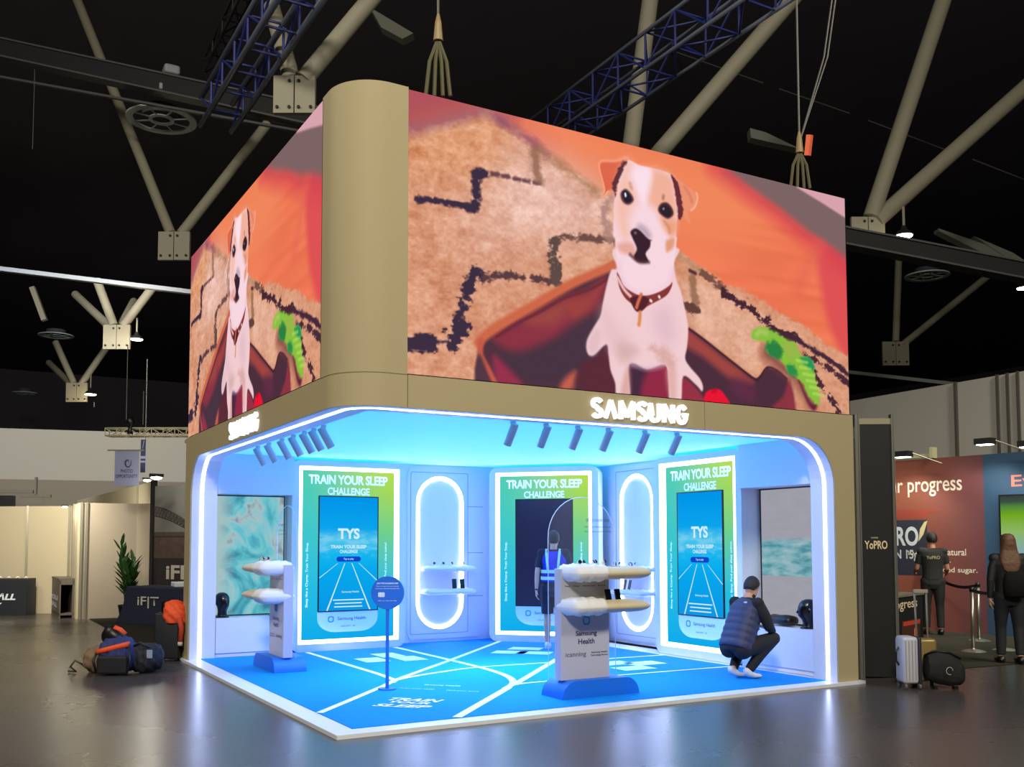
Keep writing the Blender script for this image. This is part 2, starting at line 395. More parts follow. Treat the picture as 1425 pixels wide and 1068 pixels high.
def letters(face):
    if face == 'right': M = frameM((3.11-.61, -.002, 2.912-.11), (1, 0, 0), (0, 0, 1))
    else: M = frameM((-.002, 3.16+.61, 2.912-.11), (0, -1, 0), (0, 0, 1))
    tot = sum(GLYPH[c][0] for c in 'SAMSUNG'); sx = 1.22/tot; x = 0; sg = empty('sign_lettering', (0, 0, 0)); sg.parent = booth; tag(sg, 'glowing white company lettering')
    for ch in 'SAMSUNG':
        wd, lines = GLYPH[ch]; mb = MB(); hw = .0205
        for ln in lines:
            P = [Vector(((x+p[0])*sx, p[1]*.22)) for p in ln]; L = []
            for i, p in enumerate(P):
                t0 = (p-P[i-1]).normalized() if i else None; t1 = (P[i+1]-p).normalized() if i < len(P)-1 else None
                tt = ((t0 or t1)+(t1 or t0)).normalized(); k_ = 1/max(.5, tt.dot(t1 or t0)); nn = Vector((-tt.y, tt.x))*hw*k_; L.append((p+nn, p-nn))
            for (a, b), (c, d) in zip(L, L[1:]):
                mb.prism([tuple(a), tuple(b), tuple(d), tuple(c)], 'z', 0, .03, M)
        mb.build('letter', M_sign, sg); x += wd
letters('right'); letters('left')
# niches at both ends: counter, header, side wall; built for the back-left wall and mirrored for the back-right one
def niche(mir):
    def T(mb):
        if mir: bmesh.ops.transform(mb.bm, matrix=Matrix(((0, 1, 0, 0), (1, 0, 0, 0), (0, 0, 1, 0), (0, 0, 0, 1))), verts=mb.bm.verts[:])
        return mb
    e = 1.66 if mir else 1.45
    mb = MB(); mb.box(.37, e, 5.95, 6.42, .10, .58); mb.box(.37, e, 5.975, 6.4, .04, .10); T(mb).build('counter', M_white, booth)
    mb = MB(); mb.box(.37, e, 5.95, 6.42, 2.30, 2.86); T(mb).build('header', M_white, booth)
    mb = MB(); mb.box(.355, .368, 5.96, 5.99, .04, .58); T(mb).build('shadow_gap', M_dark, booth)
niche(False); niche(True)

# ---------------------------------------------------------------- spotlights under the ceiling
M_mauve = mat('pale_grey_lamp', (205, 196, 205), .5)
def spotlight(x, y, aim, label, group):
    t = empty('ceiling_spotlight', (x, y, 2.858), math.atan2(aim[1], aim[0]), label, 'spotlight', group)
    mb = MB(); mb.tube([(0, 0, 0), (0, 0, -.03)], .03, 12); mb.build('ceiling_mount', M_mauve, t)
    mb = MB(); mb.tube([(-.03, 0, -.03), (.085, 0, -.24)], .042, 16); smart(mb.build('lamp_housing', M_mauve, t), 50)
    return t
for i, x in enumerate((2.18, 2.58, 2.98, 3.38, 3.88, 4.34)):
    pos = ['nearest the rounded corner', 'second from the rounded corner', 'third from the rounded corner', 'fourth from the rounded corner', 'second from the right end', 'at the right end'][i]
    spotlight(x, .92, (-.3, 1), 'grey spotlight of the right opening row, '+pos, 'spotlights along the right opening')
for i, y in enumerate((2.17, 2.49, 2.81, 3.22, 3.66, 4.22, 4.72)):
    pos = ['nearest the rounded corner', 'second from the rounded corner', 'third from the rounded corner', 'fourth, in the middle', 'third from the left end', 'second from the left end', 'at the left end'][i]
    spotlight(.58, y, (1, -.3), 'pale spotlight of the left opening row, '+pos, 'spotlights along the left opening')
lamp('SPOT', (3.2, 3.2, 2.82), 500, (0.05, 0.8, 1.0), (2.9, 2.9, 0), .3, 116, .9)  # added cyan lamp without a fixture, brightens the middle of the carpet
lamp('AREA', (2.6, 2.6, 2.80), 110, (0.42, 0.5, 1.0), (2.6, 2.6, 0), 2.6)  # added lavender lamp without a fixture, brightens the inner walls

# ---------------------------------------------------------------- challenge panels
def challenge_panel(loc, rz, label, on=True):
    t = empty('challenge_panel', loc, rz, label, 'display panel', 'sleep challenge panels along the back walls')
    outer = rrect(-.89, .89, .04, 2.82, .13); inner = rrect(-.785, .785, .15, 2.735, .015)
    mb = MB(); frame_ring(mb, outer, inner, 0.0, .10); mb.prism(outer, 'y', .101, .40); smart(mb.build('housing', M_white, t))
    mb = MB(); i2 = rrect(-.735, .735, .20, 2.685, .015)
    frame_ring(mb, rrect(-.784, .784, .151, 2.734, .015), i2, .006, .099)
    mb.build('light_frame', M_kiosk_led, t)
    # backlit graphic, teal to lime to blue
    m = MATS.get('backlit_graphic')
    if m is None:
        m, nt, e = glow_nodes('backlit_graphic'); tc = nt.nodes.new('ShaderNodeTexCoord'); sp = nt.nodes.new('ShaderNodeSeparateXYZ')
        nt.links.new(tc.outputs['Object'], sp.inputs[0])
        mr = nt.nodes.new('ShaderNodeMapRange'); mr.inputs['From Min'].default_value = .2; mr.inputs['From Max'].default_value = 2.7
        nt.links.new(sp.outputs['Z'], mr.inputs['Value'])
        a = ramp(nt, mr.outputs[0], [(0, (14, 172, 236)), (.35, (40, 190, 226)), (.7, (66, 200, 200)), (1, (84, 206, 178))])
        c = ramp(nt, mr.outputs[0], [(0, (14, 165, 240)), (.3, (36, 190, 226)), (.62, (110, 208, 140)), (.85, (160, 216, 92)), (1, (182, 224, 78))])
        mr2 = nt.nodes.new('ShaderNodeMapRange'); mr2.inputs['From Min'].default_value = -.75; mr2.inputs['From Max'].default_value = .75; mr2.interpolation_type = 'SMOOTHSTEP'
        nt.links.new(sp.outputs['X'], mr2.inputs['Value'])
        mx = nt.nodes.new('ShaderNodeMix'); mx.data_type = 'RGBA'; nt.links.new(mr2.outputs[0], mx.inputs['Factor']); nt.links.new(a, mx.inputs['A']); nt.links.new(c, mx.inputs['B'])
        nt.links.new(mx.outputs['Result'], e.inputs[0]); e.inputs[1].default_value = 1.0
    mb = MB(); mb.box(-.734, .734, .085, .1, .201, 2.684); mb.build('graphic_panel', m, t)
    wl = mat('pale_lettering', (205, 225, 250), .5, emit=(200, 222, 252), strength=.7)
    text('heading', 'TRAIN YOUR SLEEP', frameM((0, .078, 2.55), (1, 0, 0), (0, 0, 1)), 1.24, .14, wl, t, .002, .028, spacing=.95)
    text('heading', 'CHALLENGE', frameM((0, .078, 2.38), (1, 0, 0), (0, 0, 1)), .66, .11, wl, t, .002, .022, spacing=.95)
    text('side_lettering', 'Sleep like a Champ. Train Your Sleep.', frameM((-.63, .083, 1.15), (0, 0, 1), (-1, 0, 0)), .95, .045, wl, t)
    text('side_lettering', 'Train Your Sleep. Find your sleep animal.', frameM((.60, .083, 1.15), (0, 0, 1), (-1, 0, 0)), .95, .045, wl, t)
    # rounded plate with the app name under the screen
    pl = [(-.47, .62), (-.47, .5)]+[(-.47+.27*(1-math.cos(R(a))), .5-.20*math.sin(R(a))) for a in range(15, 91, 15)]+[(.47-.27*(1-math.cos(R(a))), .5-.20*math.sin(R(a))) for a in range(90, 14, -15)]+[(.47, .5), (.47, .62)]
    mb = MB(); mb.prism(pl, 'y', .074, .084); pt = mb.build('name_plate', mat('pale_plate', (170, 205, 240), .5, emit=(110, 175, 235), strength=.35), t)
    logo = mat('logo_blue', (20, 130, 200), .5, emit=(10, 110, 190), strength=.3)
    mb = MB(); frame_ring(mb, rrect(-.31, -.22, .445, .535, .03), rrect(-.295, -.235, .46, .52, .02), .070, .0735); mb.build('logo', logo, pt)
    text('lettering', 'Samsung Health', frameM((.06, .0735, .49), (1, 0, 0), (0, 0, 1)), .44, .06, M_blueprint, pt, .001, .01)
    text('lettering', 'GALAXY   AI', frameM((.0, .0735, .385), (1, 0, 0), (0, 0, 1)), .22, .025, M_blueprint, pt, .001)
    # screen
    mb = MB(); frame_ring(mb, rrect(-.47, .47, .60, 2.31, .004), rrect(-.455, .455, .615, 2.295, .004), .06, .084)
    sc = mb.build('screen', M_black, t)
    if on:
        m = MATS.get('challenge_screen')
        if m is None:
            m, nt, e = glow_nodes('challenge_screen'); tc = nt.nodes.new('ShaderNodeTexCoord'); sp = nt.nodes.new('ShaderNodeSeparateXYZ'); nt.links.new(tc.outputs['Object'], sp.inputs[0])
            mr = nt.nodes.new('ShaderNodeMapRange'); mr.inputs['From Min'].default_value = .6; mr.inputs['From Max'].default_value = 2.3; nt.links.new(sp.outputs['Z'], mr.inputs['Value'])
            base = ramp(nt, mr.outputs[0], [(0, (10, 150, 228)), (.35, (5, 168, 236)), (.5, (20, 182, 238)), (.62, (70, 196, 236)), (.72, (10, 164, 236)), (1, (0, 146, 232))])
            nz = nt.nodes.new('ShaderNodeTexNoise'); nz.inputs['Scale'].default_value = 5; nz.inputs['Detail'].default_value = 6
            mp = nt.nodes.new('ShaderNodeMapping'); mp.inputs['Scale'].default_value = (1, 1, 2.6); nt.links.new(tc.outputs['Object'], mp.inputs[0]); nt.links.new(mp.outputs[0], nz.inputs['Vector'])
            band = ramp(nt, mr.outputs[0], [(0, (0, 0, 0)), (.46, (0, 0, 0)), (.54, (255, 255, 255)), (.64, (255, 255, 255)), (.72, (0, 0, 0)), (1, (0, 0, 0))])
            cl = ramp(nt, nz.outputs['Fac'], [(.45, (0, 0, 0)), (.62, (235, 235, 235))])
            ml = nt.nodes.new('ShaderNodeMix'); ml.data_type = 'RGBA'; ml.blend_type = 'MULTIPLY'; ml.inputs['Factor'].default_value = 1; nt.links.new(band, ml.inputs['A']); nt.links.new(cl, ml.inputs['B'])
            mx = nt.nodes.new('ShaderNodeMix'); mx.data_type = 'RGBA'; nt.links.new(ml.outputs['Result'], mx.inputs['Factor']); nt.links.new(base, mx.inputs['A']); mx.inputs['B'].default_value = (*lin((120, 205, 240)), 1)
            nt.links.new(mx.outputs['Result'], e.inputs[0]); e.inputs[1].default_value = 1.0
        mb = MB(); mb.box(-.455, .455, .064, .08, .615, 2.295); mb.build('display', m, sc)
        wt = glow('screen_white', (205, 240, 252), 1.0); y = .0635
        text('lettering', 'TYS', frameM((0, y, 1.75), (1, 0, 0), (0, 0, 1)), .34, .16, wt, sc, .001, .04)
        text('lettering', 'TRAIN YOUR SLEEP', frameM((0, y, 1.555), (1, 0, 0), (0, 0, 1)), .56, .05, wt, sc, .001, .03)
        text('lettering', 'CHALLENGE', frameM((0, y, 1.485), (1, 0, 0), (0, 0, 1)), .28, .05, wt, sc, .001, .03)
        mb = MB(); mb.prism(rrect(-.19, .19, 1.335, 1.41, .035), 'y', y-.001, y); mb.build('button', glow('button_blue', (10, 70, 200), 1), sc)
        text('lettering', 'Tap to play', frameM((0, y-.0015, 1.372), (1, 0, 0), (0, 0, 1)), .16, .035, wt, sc, .0005, .01)
        mb = MB()
        for (xa, za, xb, zb, wd) in ((-.17, 1.31, -.45, 1.10, .008), (-.06, 1.31, -.33, .617, .011), (.05, 1.31, .34, .617, .011), (.16, 1.31, .45, 1.05, .008)):
            mb.face([(xa-wd/2, y, za), (xa+wd/2, y, za), (xb+wd, y, zb), (xb-wd, y, zb)])
        for z, hw in ((.77, .24), (.72, .21), (.67, .22)): mb.box(-hw, hw, y-.0004, y, z-.008, z+.008)
        mb.build('track_line', wt, sc)
        text('lettering', 'Samsung Health', frameM((.03, y, .885), (1, 0, 0), (0, 0, 1)), .27, .035, wt, sc, .0005, .01)
    else:
        mb = MB(); mb.box(-.455, .455, .064, .08, .615, 2.295); mb.build('display', mat('dark_screen', (12, 14, 30), .25, emit=(30, 34, 66), strength=.9), sc)
    return t
challenge_panel((2.33, 6.02, 0), 0, 'sleep challenge panel with lit blue screen on the left back wall')
challenge_panel((5.325, 5.425, 0), R(-45), 'sleep challenge panel with dark screen standing across the back corner', False)
challenge_panel((5.98, 2.53, 0), R(-90), 'sleep challenge panel with lit blue screen on the right back wall')

# ---------------------------------------------------------------- oval light displays
def oval(cx, hw, z0, z1, n=14):
    out = []
    for k in range(n+1): a = R(180*k/n); out.append((cx+hw*math.cos(a), z1-hw+hw*math.sin(a)))
    for k in range(n+1): a = R(180+180*k/n); out.append((cx+hw*math.cos(a), z0+hw+hw*math.sin(a)))
    return out
def oval_display(loc, rz, wl, wr_, label):
    """local x 0 is the axis of the oval"""
    t = empty('oval_light_display', loc, rz, label, 'wall display', 'oval light displays between the challenge panels')
    o = oval(0, .42, .24, 2.68)
    # front plate around the oval: bridge outline of the plate to the oval by angle
    mb = MB(); n = len(o); out = []
    for (x, z) in o:
        zz = (z-1.46); k = max(abs(x)/(-wl if x < 0 else wr_), abs(zz)/1.37 if abs(zz) > 0 else 0, 1e-6)
        out.append((x/k, 1.46+zz/k))
    frame_ring(mb, out, o, 0, .08); mb.box(wl, wr_, .10, .14, .09, 2.83); mb.build('wall_panel', M_white, t)
    mb = MB(); frame_ring(mb, rrect(-.52, .5, .17, 2.74, .03), rrect(-.514, .494, .176, 2.734, .026), -.004, .002)
    for z in (.75, 1.45, 2.2): mb.box(.5, wr_, -.003, .002, z-.004, z+.004)
    mb.build('panel_joint', mat('joint_grey', (120, 125, 150), .6), t)
    mb = MB(); frame_ring(mb, oval(0, .419, .241, 2.679), oval(0, .365, .295, 2.625), .01, .079); mb.build('oval_light', M_oval_led, t)
    mb = MB(); mb.prism(oval(0, .419, .241, 2.679), 'y', .081, .095); mb.build('back_plate', M_whiteg, t)
    for z in (1.2, .84):
        s_ = cloud_shelf(.92, .34, .075); s_.parent = t; s_.location = (.08, -.14, z); 
    return t
def cloud_shelf(wd, dp, th, m=None, tip=False):
    """puffy cushion-like shelf, thickest inside and thinning to a rounded rim"""
    mb = MB(); nx, ny = 28, 10; top = []; bot = []
    def edge(u): return 1.0
    for j in range(ny+1):
        ra = []; rb = []
        for i in range(nx+1):
            u = -1+2*i/nx; v = -1+2*j/ny
            e = max(0, (1-abs(u)**6))*max(0, (1-abs(v)**4)); h = th/2*e**.35
            puff = .014*(math.sin(u*15)*math.sin(v*6+u*3)+.5*math.sin(u*31+v*9))*e**.5
            x = u*wd/2*(1-.05*abs(v)**3); y = v*dp/2*(1-.25*abs(u)**8)
            ra.append(mb.bm.verts.new((x, y, h*1.05+puff+.004))); rb.append(mb.bm.verts.new((x, y, -h-.004+puff*.8)))
        top.append(ra); bot.append(rb)
    for j in range(ny):
        for i in range(nx):
            mb.bm.faces.new([top[j][i], top[j][i+1], top[j+1][i+1], top[j+1][i]]); mb.bm.faces.new([bot[j][i], bot[j+1][i], bot[j+1][i+1], bot[j][i+1]])
    for i in range(nx):
        mb.bm.faces.new([top[0][i+1], top[0][i], bot[0][i], bot[0][i+1]]); mb.bm.faces.new([top[ny][i], top[ny][i+1], bot[ny][i+1], bot[ny][i]])
    for j in range(ny):
        mb.bm.faces.new([top[j][0], top[j+1][0], bot[j+1][0], bot[j][0]]); mb.bm.faces.new([top[j+1][nx], top[j][nx], bot[j][nx], bot[j+1][nx]])
    return mb.build('shelf', m or M_white, None, True)
oval_display((3.99, 6.40, 0), 0, -.57, .78, 'white oval light display left of the corner panel')
oval_display((6.40, 4.42, 0), R(-90), -.78, .72, 'white oval light display right of the corner panel')
# phones on the lower oval shelves, small watches on the upper ones
M_phone = mat('phone_black', (12, 20, 28), .2)
def phone(loc, rz, tilt, label, group, back=None, M=None):
    t = empty('phone', loc, rz, label, 'phone', group)
    T = Matrix.Rotation(R(-tilt), 4, 'X')
    mb = MB(); mb.prism(rrect(-.037, .037, 0, .155, .008, 3), 'y', -.004, .004, T); mb.build('body', back or M_phone, t)
    mb = MB(); mb.prism(rrect(-.034, .034, .003, .152, .006, 3), 'y', -.0047, -.0042, T); mb.build('screen', mat('phone_glass', (8, 14, 20), .1), t)
    mb = MB(); mb.box(-.02, .02, .004, .03, 0, .008); mb.build('prop', M_whiteg, t)
    return t
phone((4.16, 6.22, .885), R(-8), 12, 'left one of two dark phones propped on the lower left oval shelf', 'phones on the left oval display')
phone((4.30, 6.22, .885), R(-8), 12, 'right one of two dark phones propped on the lower left oval shelf', 'phones on the left oval display')
phone((6.22, 4.50, .885), R(-98), 12, 'left one of two dark phones propped on the lower right oval shelf', 'phones on the right oval display')
phone((6.22, 4.38, .885), R(-98), 12, 'right one of two dark phones propped on the lower right oval shelf', 'phones on the right oval display')
def watch(loc, rz, label, group, col=(225, 228, 235)):
    t = empty('watch', loc, rz, label, 'watch', group)
    ms = mat('watch_%d' % col[0], col, .4)
    mb = MB(); pts = [(0, .022*math.cos(R(a)), .03+.028*math.sin(R(a))) for a in range(-60, 241, 20)]; mb.tube(pts, .006, 6, sc=(1.6, .6)); mb.build('strap', ms, t, True)
    mb = MB(); mb.tube([(0, -.02, .045), (0, -.03, .05)], .02, 16); mb.build('case', M_phone if col[0] > 200 else M_alu, t)
    return t
for k, x in enumerate((3.78, 3.93, 4.08, 4.28)):
    watch((x, 6.2, 1.245), R(20*k), ['leftmost', 'second', 'third', 'rightmost'][k]+' of four pale watches on the upper left oval shelf', 'watches on the left oval display')
for k, y in enumerate((4.7, 4.55, 4.3, 4.15)):
    watch((6.2, y, 1.245), R(-70-20*k), ['leftmost', 'second', 'third', 'rightmost'][k]+' of four watches on the upper right oval shelf', 'watches on the right oval display', (60, 62, 70) if k % 2 == 0 else (225, 228, 235))

# ---------------------------------------------------------------- niche screens and mannequin heads
def niche_mat(name, left):
    m, nt, e = glow_nodes(name); tc = nt.nodes.new('ShaderNodeTexCoord'); sp = nt.nodes.new('ShaderNodeSeparateXYZ'); nt.links.new(tc.outputs['Object'], sp.inputs[0])
    nz = nt.nodes.new('ShaderNodeTexNoise'); nz.inputs['Detail'].default_value = 7; nt.links.new(tc.outputs['Object'], nz.inputs['Vector'])
    if left:
        nz.inputs['Scale'].default_value = 1.7; nz.inputs['Distortion'].default_value = 1.6; nz.inputs['Roughness'].default_value = .5
        c = ramp(nt, nz.outputs['Fac'], [(.3, (55, 120, 150)), (.42, (85, 180, 200)), (.5, (120, 210, 222)), (.58, (175, 205, 210)), (.68, (120, 130, 150))])
        mr = nt.nodes.new('ShaderNodeMapRange'); mr.inputs['From Min'].default_value = -.45; mr.inputs['From Max'].default_value = -.2; nt.links.new(sp.outputs['X'], mr.inputs['Value'])
        mx = nt.nodes.new('ShaderNodeMix'); mx.data_type = 'RGBA'; nt.links.new(mr.outputs[0], mx.inputs['Factor']); mx.inputs['A'].default_value = (*lin((178, 205, 205)), 1); nt.links.new(c, mx.inputs['B'])
        nt.links.new(mx.outputs['Result'], e.inputs[0])
    else:
        nz.inputs['Scale'].default_value = 3.5; mp = nt.nodes.new('ShaderNodeMapping'); mp.inputs['Scale'].default_value = (1, 1, 3); nt.links.new(tc.outputs['Object'], mp.inputs[0]); nt.links.new(mp.outputs[0], nz.inputs['Vector'])
        sea = ramp(nt, nz.outputs['Fac'], [(.35, (85, 150, 165)), (.5, (130, 185, 195)), (.62, (165, 195, 205)), (.7, (190, 205, 212))])
        up = ramp(nt, nz.outputs['Fac'], [(.3, (165, 165, 178)), (.7, (172, 172, 182))])
        st = nt.nodes.new('ShaderNodeMapRange'); st.inputs['From Min'].default_value = 1.18; st.inputs['From Max'].default_value = 1.19; nt.links.new(sp.outputs['Z'], st.inputs['Value'])
        st2 = nt.nodes.new('ShaderNodeMapRange'); st2.inputs['From Min'].default_value = 1.68; st2.inputs['From Max'].default_value = 1.60; nt.links.new(sp.outputs['Z'], st2.inputs['Value'])
        ml = nt.nodes.new('ShaderNodeMath'); ml.operation = 'MULTIPLY'; nt.links.new(st.outputs[0], ml.inputs[0]); nt.links.new(st2.outputs[0], ml.inputs[1])
        mx = nt.nodes.new('ShaderNodeMix'); mx.data_type = 'RGBA'; nt.links.new(ml.outputs[0], mx.inputs['Factor']); nt.links.new(up, mx.inputs['A']); nt.links.new(sea, mx.inputs['B'])
        nt.links.new(mx.outputs['Result'], e.inputs[0])
    e.inputs[1].default_value = .85; return m
def niche_screen(loc, rz, wd, left, label):
    t = empty('niche_screen', loc, rz, label, 'screen', 'screens in the two niches')
    mb = MB(); frame_ring(mb, rrect(-wd/2, wd/2, .585, 2.295, .004), rrect(-wd/2+.014, wd/2-.014, .6, 2.28, .004), 0, .05); mb.build('bezel', M_black, t)
    mb = MB(); mb.box(-wd/2+.012, wd/2-.012, .01, .05, .6, 2.28); mb.build('display', niche_mat('niche_image_'+('teal' if left else 'sea'), left), t)
niche_screen((.9, 6.27, 0), 0, 1.02, True, 'teal abstract picture screen in the left niche')
niche_screen((6.27, 1.02, 0), R(-90), 1.18, False, 'pale screen with a sea picture in the right niche')
def mannequin_head(loc, rz, label):
    t = empty('mannequin_head', loc, rz, label, 'mannequin head', 'black mannequin heads on the niche counters'); t.scale = (1.15, 1.15, 1.15)
    rings = []
    prof = [(0, .085, .085, 0), (.012, .085, .085, 0), (.02, .06, .06, 0), (.06, .052, .055, 0), (.09, .055, .06, .005), (.115, .06, .075, .012), (.14, .066, .09, .014), (.17, .071, .098, .01), (.2, .076, .102, .006), (.235, .077, .1, 0), (.265, .07, .09, -.004), (.29, .05, .066, -.006), (.303, .022, .03, -.008)]
    for z, rx, ry, dy in prof: rings.append([(rx*math.cos(k*PI/10), dy+ry*math.sin(k*PI/10), z) for k in range(20)])
    mb = MB(); mb.loft(rings)
    mb.loft([[(sx*w_*.5, .10+d, z) for sx, d in ((-1, 0), (0, p), (1, 0), (0, -.03))] for z, w_, p, d in ((.155, .03, .012, 0), (.165, .034, .03, 0), (.185, .02, .018, .0), (.21, .014, .008, -.002))])
    for sx in (-1, 1): mb.ball((sx*.075, .0, .18), (.012, .022, .032)); mb.ball((sx*.03, .085, .215), (.02, .014, .007))
    mb.ball((0, .093, .137), (.026, .014, .009))
    o = mb.build('head', mat('gloss_black', (14, 14, 22), .22), t, True); bake(o, [('REMESH', dict(mode='VOXEL', voxel_size=.006, use_smooth_shade=True))])
    return t
mannequin_head((.48, 6.07, .58), R(-165), 'black mannequin head at the outer end of the left niche counter')
mannequin_head((1.24, 6.07, .58), R(-190), 'black mannequin head behind the left display stand')
mannequin_head((6.07, .63, .58), R(60), 'black mannequin head on the right niche counter facing the crouching man')

# ---------------------------------------------------------------- the two product stands
M_base_blue = mat('stand_base_blue', (16, 112, 225), .5)
M_cushion = mat('cushion_white', (228, 226, 222), .75)
M_cushion_t = mat('cushion_cream', (205, 190, 150), .6)
def acrylic():
    m = bpy.data.materials.new('clear_acrylic'); m.use_nodes = True; b = m.node_tree.nodes['Principled BSDF']
    b.inputs['Base Color'].default_value = (.9, .95, 1, 1); b.inputs['Roughness'].default_value = .05; b.inputs['Alpha'].default_value = .02; b.inputs['Specular IOR Level'].default_value = .15; return m
M_acr = acrylic()
M_acr_edge = mat('acrylic_edge', (190, 215, 250), .3, emit=(120, 160, 230), strength=.3)
def product_stand(loc, rz, mir, label):
    """local x along the base, local y into the stand; front at y 0"""
    s = -1 if mir else 1
    t = empty('product_stand', loc, rz, label, 'display stand', 'white product stands with cushion shelves')
    def X(a): return a*s
    mb = MB(); o = [(X(.17-.17*math.cos(R(a))), .175*math.sin(R(a))) for a in range(0, 91, 9)]+[(X(.78+.17*math.sin(R(a))), .175*math.cos(R(a))) for a in range(0, 91, 9)]
    mb.prism(o, 'y', 0, .40); smart(mb.build('base', M_base_blue, t), 40)
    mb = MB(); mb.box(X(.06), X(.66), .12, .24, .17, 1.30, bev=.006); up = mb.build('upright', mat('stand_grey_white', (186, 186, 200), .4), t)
    fr = lambda x, z: frameM((X(x), .118, z), (1, 0, 0), (0, 0, 1))
    text('lettering', 'Samsung', fr(.37, .63), .26, .065, M_blueprint, up, .001, .02)
    text('lettering', 'Health', fr(.37, .555), .2, .055, M_blueprint, up, .001, .02)
    text('lettering', 'icanning', fr(.24, .42), .25, .06, mat('print_grey', (90, 95, 110), .6), up, .001, .01)
    text('lettering', 'Samsung Health', fr(.53, .435), .2, .022, M_blueprint, up, .001, .02)
    text('lettering', 'Technology Partner', fr(.53, .405), .22, .022, M_blueprint, up, .001, .02)
    text('lettering', 'Sleep     Energy     Vascular load     Running', fr(.36, 1.12), .5, .02, M_blueprint, up, .001, .01)
    mb = MB(); cx = X(.37); frame_ring(mb, rrect(cx-.045, cx+.045, .72, .81, .03), rrect(cx-.028, cx+.028, .737, .793, .018), .112, .118); mb.build('logo', mat('logo_teal', (30, 150, 190), .5), up)
    for z, x0 in ((1.255, .07), (.915, .05)):
        c = cloud_shelf(.44, .46, .155, M_cushion); c.parent = t; c.location = (X(x0+.22), .05, z)
        mb = MB(); rings = []
        for u, sc in ((.26, .55), (.30, .85), (.38, 1.0), (.6, 1.0), (.80, 1.0), (.89, .95), (.94, .78), (.97, .5), (.98, .2)):
            rings.append([(X(x0+u), .05+.22*(.45+.55*sc)*math.cos(a*PI/10), z-.004+.068*sc*math.sin(a*PI/10)) for a in range(20)])
        mb.loft(rings); cv = mb.build('shelf_tray', M_cushion_t, t, True); tag(cv, 'cream rounded end of the shelf')
    # clear arch with its lettering
    ar = [(X(.0), .17)]+[(X(.42-.42*math.cos(R(a))), 1.62+.42*math.sin(R(a))) for a in range(0, 181, 10)]+[(X(.84), .17)]
    mb = MB(); mb.prism(ar, 'y', .26, .266); a_ = mb.build('acrylic_arch', M_acr, t)
    mb = MB(); mb.tube([(x, .263, z) for x, z in ar], .004, 6); mb.build('arch_edge', M_acr_edge, a_, True)
    mp = mat('print_slate', (70, 90, 130), .6)
    text('lettering', 'GET TO KNOW YOUR', frameM((X(.62), .258, 1.80), (1, 0, 0), (0, 0, 1)), .3, .03, mp, a_, .001, .01)
    text('lettering', 'Samsung Health combines', frameM((X(.62), .258, 1.73), (1, 0, 0), (0, 0, 1)), .34, .025, mp, a_, .001)
    text('lettering', 'sleep, heart and activity', frameM((X(.62), .258, 1.68), (1, 0, 0), (0, 0, 1)), .34, .025, mp, a_, .001)
    return t
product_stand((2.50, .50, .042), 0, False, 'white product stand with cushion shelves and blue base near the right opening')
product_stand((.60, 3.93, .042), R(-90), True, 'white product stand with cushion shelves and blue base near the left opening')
G1 = 'phones on the right product stand'
phone((3.08, .50, .975), R(5), 14, 'dark phone propped on the lower cushion of the right stand', G1)
phone((3.20, .50, .975), R(5), 14, 'brown phone propped on the lower cushion of the right stand', G1, mat('phone_brown', (95, 70, 60), .3))
# small things on the upper cushions
for k, (x, y) in enumerate(((2.70, .50), (2.78, .56), (2.86, .50), (2.94, .58), (3.02, .52))):
    watch((x, y, 1.365), R(30*k), ['leftmost', 'second', 'middle', 'fourth', 'rightmost'][k]+' of five watches on top cushion of the right stand', 'watches on the right product stand')
mb = MB(); mb.prism(rrect(-.075, .075, -.037, .037, .008, 3), 'z', 0, .008)
o = mb.build('flat_phone', mat('phone_silver', (150, 155, 165), .3)); o.location = (3.18, .56, 1.358); o.rotation_euler = (0, 0, .3); tag(o, 'silver phone lying flat on top cushion of the right stand', 'phone')
mb = MB(); mb.prism(rrect(-.09, .09, -.11, .11, .01, 3), 'z', 0, .008); o = mb.build('flat_tablet', mat('dark_tablet', (60, 60, 70), .3)); o.location = (.66, 4.3, 1.385); tag(o, 'dark tablet lying on top cushion of the left stand', 'tablet')
for k, (x, y) in enumerate(((.62, 4.62), (.66, 4.52))):
    watch((x, y, 1.37), R(80+60*k), ('near' if k else 'far')+' pinkish watch on top cushion of the left stand', 'watches on the left product stand', (205, 150, 140))

# ---------------------------------------------------------------- round information sign
t = empty('information_sign', (1.28, 2.07, .042), yaw*-1, 'round blue information sign on a thin blue pole', 'sign')
M_signblue = mat('sign_blue', (10, 105, 205), .5)
mb = MB(); mb.tube([(0, 0, .0), (0, 0, .012)], .10, 24); mb.build('base', M_signblue, t)
mb = MB(); mb.box(-.018, .018, -.012, .012, .01, .9); mb.build('pole', M_signblue, t)
mb = MB(); mb.tube([(0, -.02, 1.03), (0, .03, 1.03)], .178, 40); d = smart(mb.build('disc', M_signblue, t))
wt = M_mark
text('lettering', 'JOIN THE CHALLENGE HERE', frameM((-.0, -.0215, 1.13), (1, 0, 0), (0, 0, 1)), .23, .02, wt, d, .001, .03)
text('lettering', 'Scan and sign in on your phone', frameM((0, -.0215, 1.10), (1, 0, 0), (0, 0, 1)), .24, .014, wt, d, .001)
text('lettering', 'to train your sleep with Samsung Health', frameM((0, -.0215, 1.075), (1, 0, 0), (0, 0, 1)), .26, .014, wt, d, .001)
text('lettering', 'Ask our team for help', frameM((0, -.0215, .945), (1, 0, 0), (0, 0, 1)), .2, .014, wt, d, .001)
mb = MB(); mb.prism(rrect(-.1, -.03, .985, 1.035, .01), 'y', -.022, -.0205); mb.build('picture', mat('sign_picture', (215, 222, 230), .5, noise=.3, nscale=30), d)

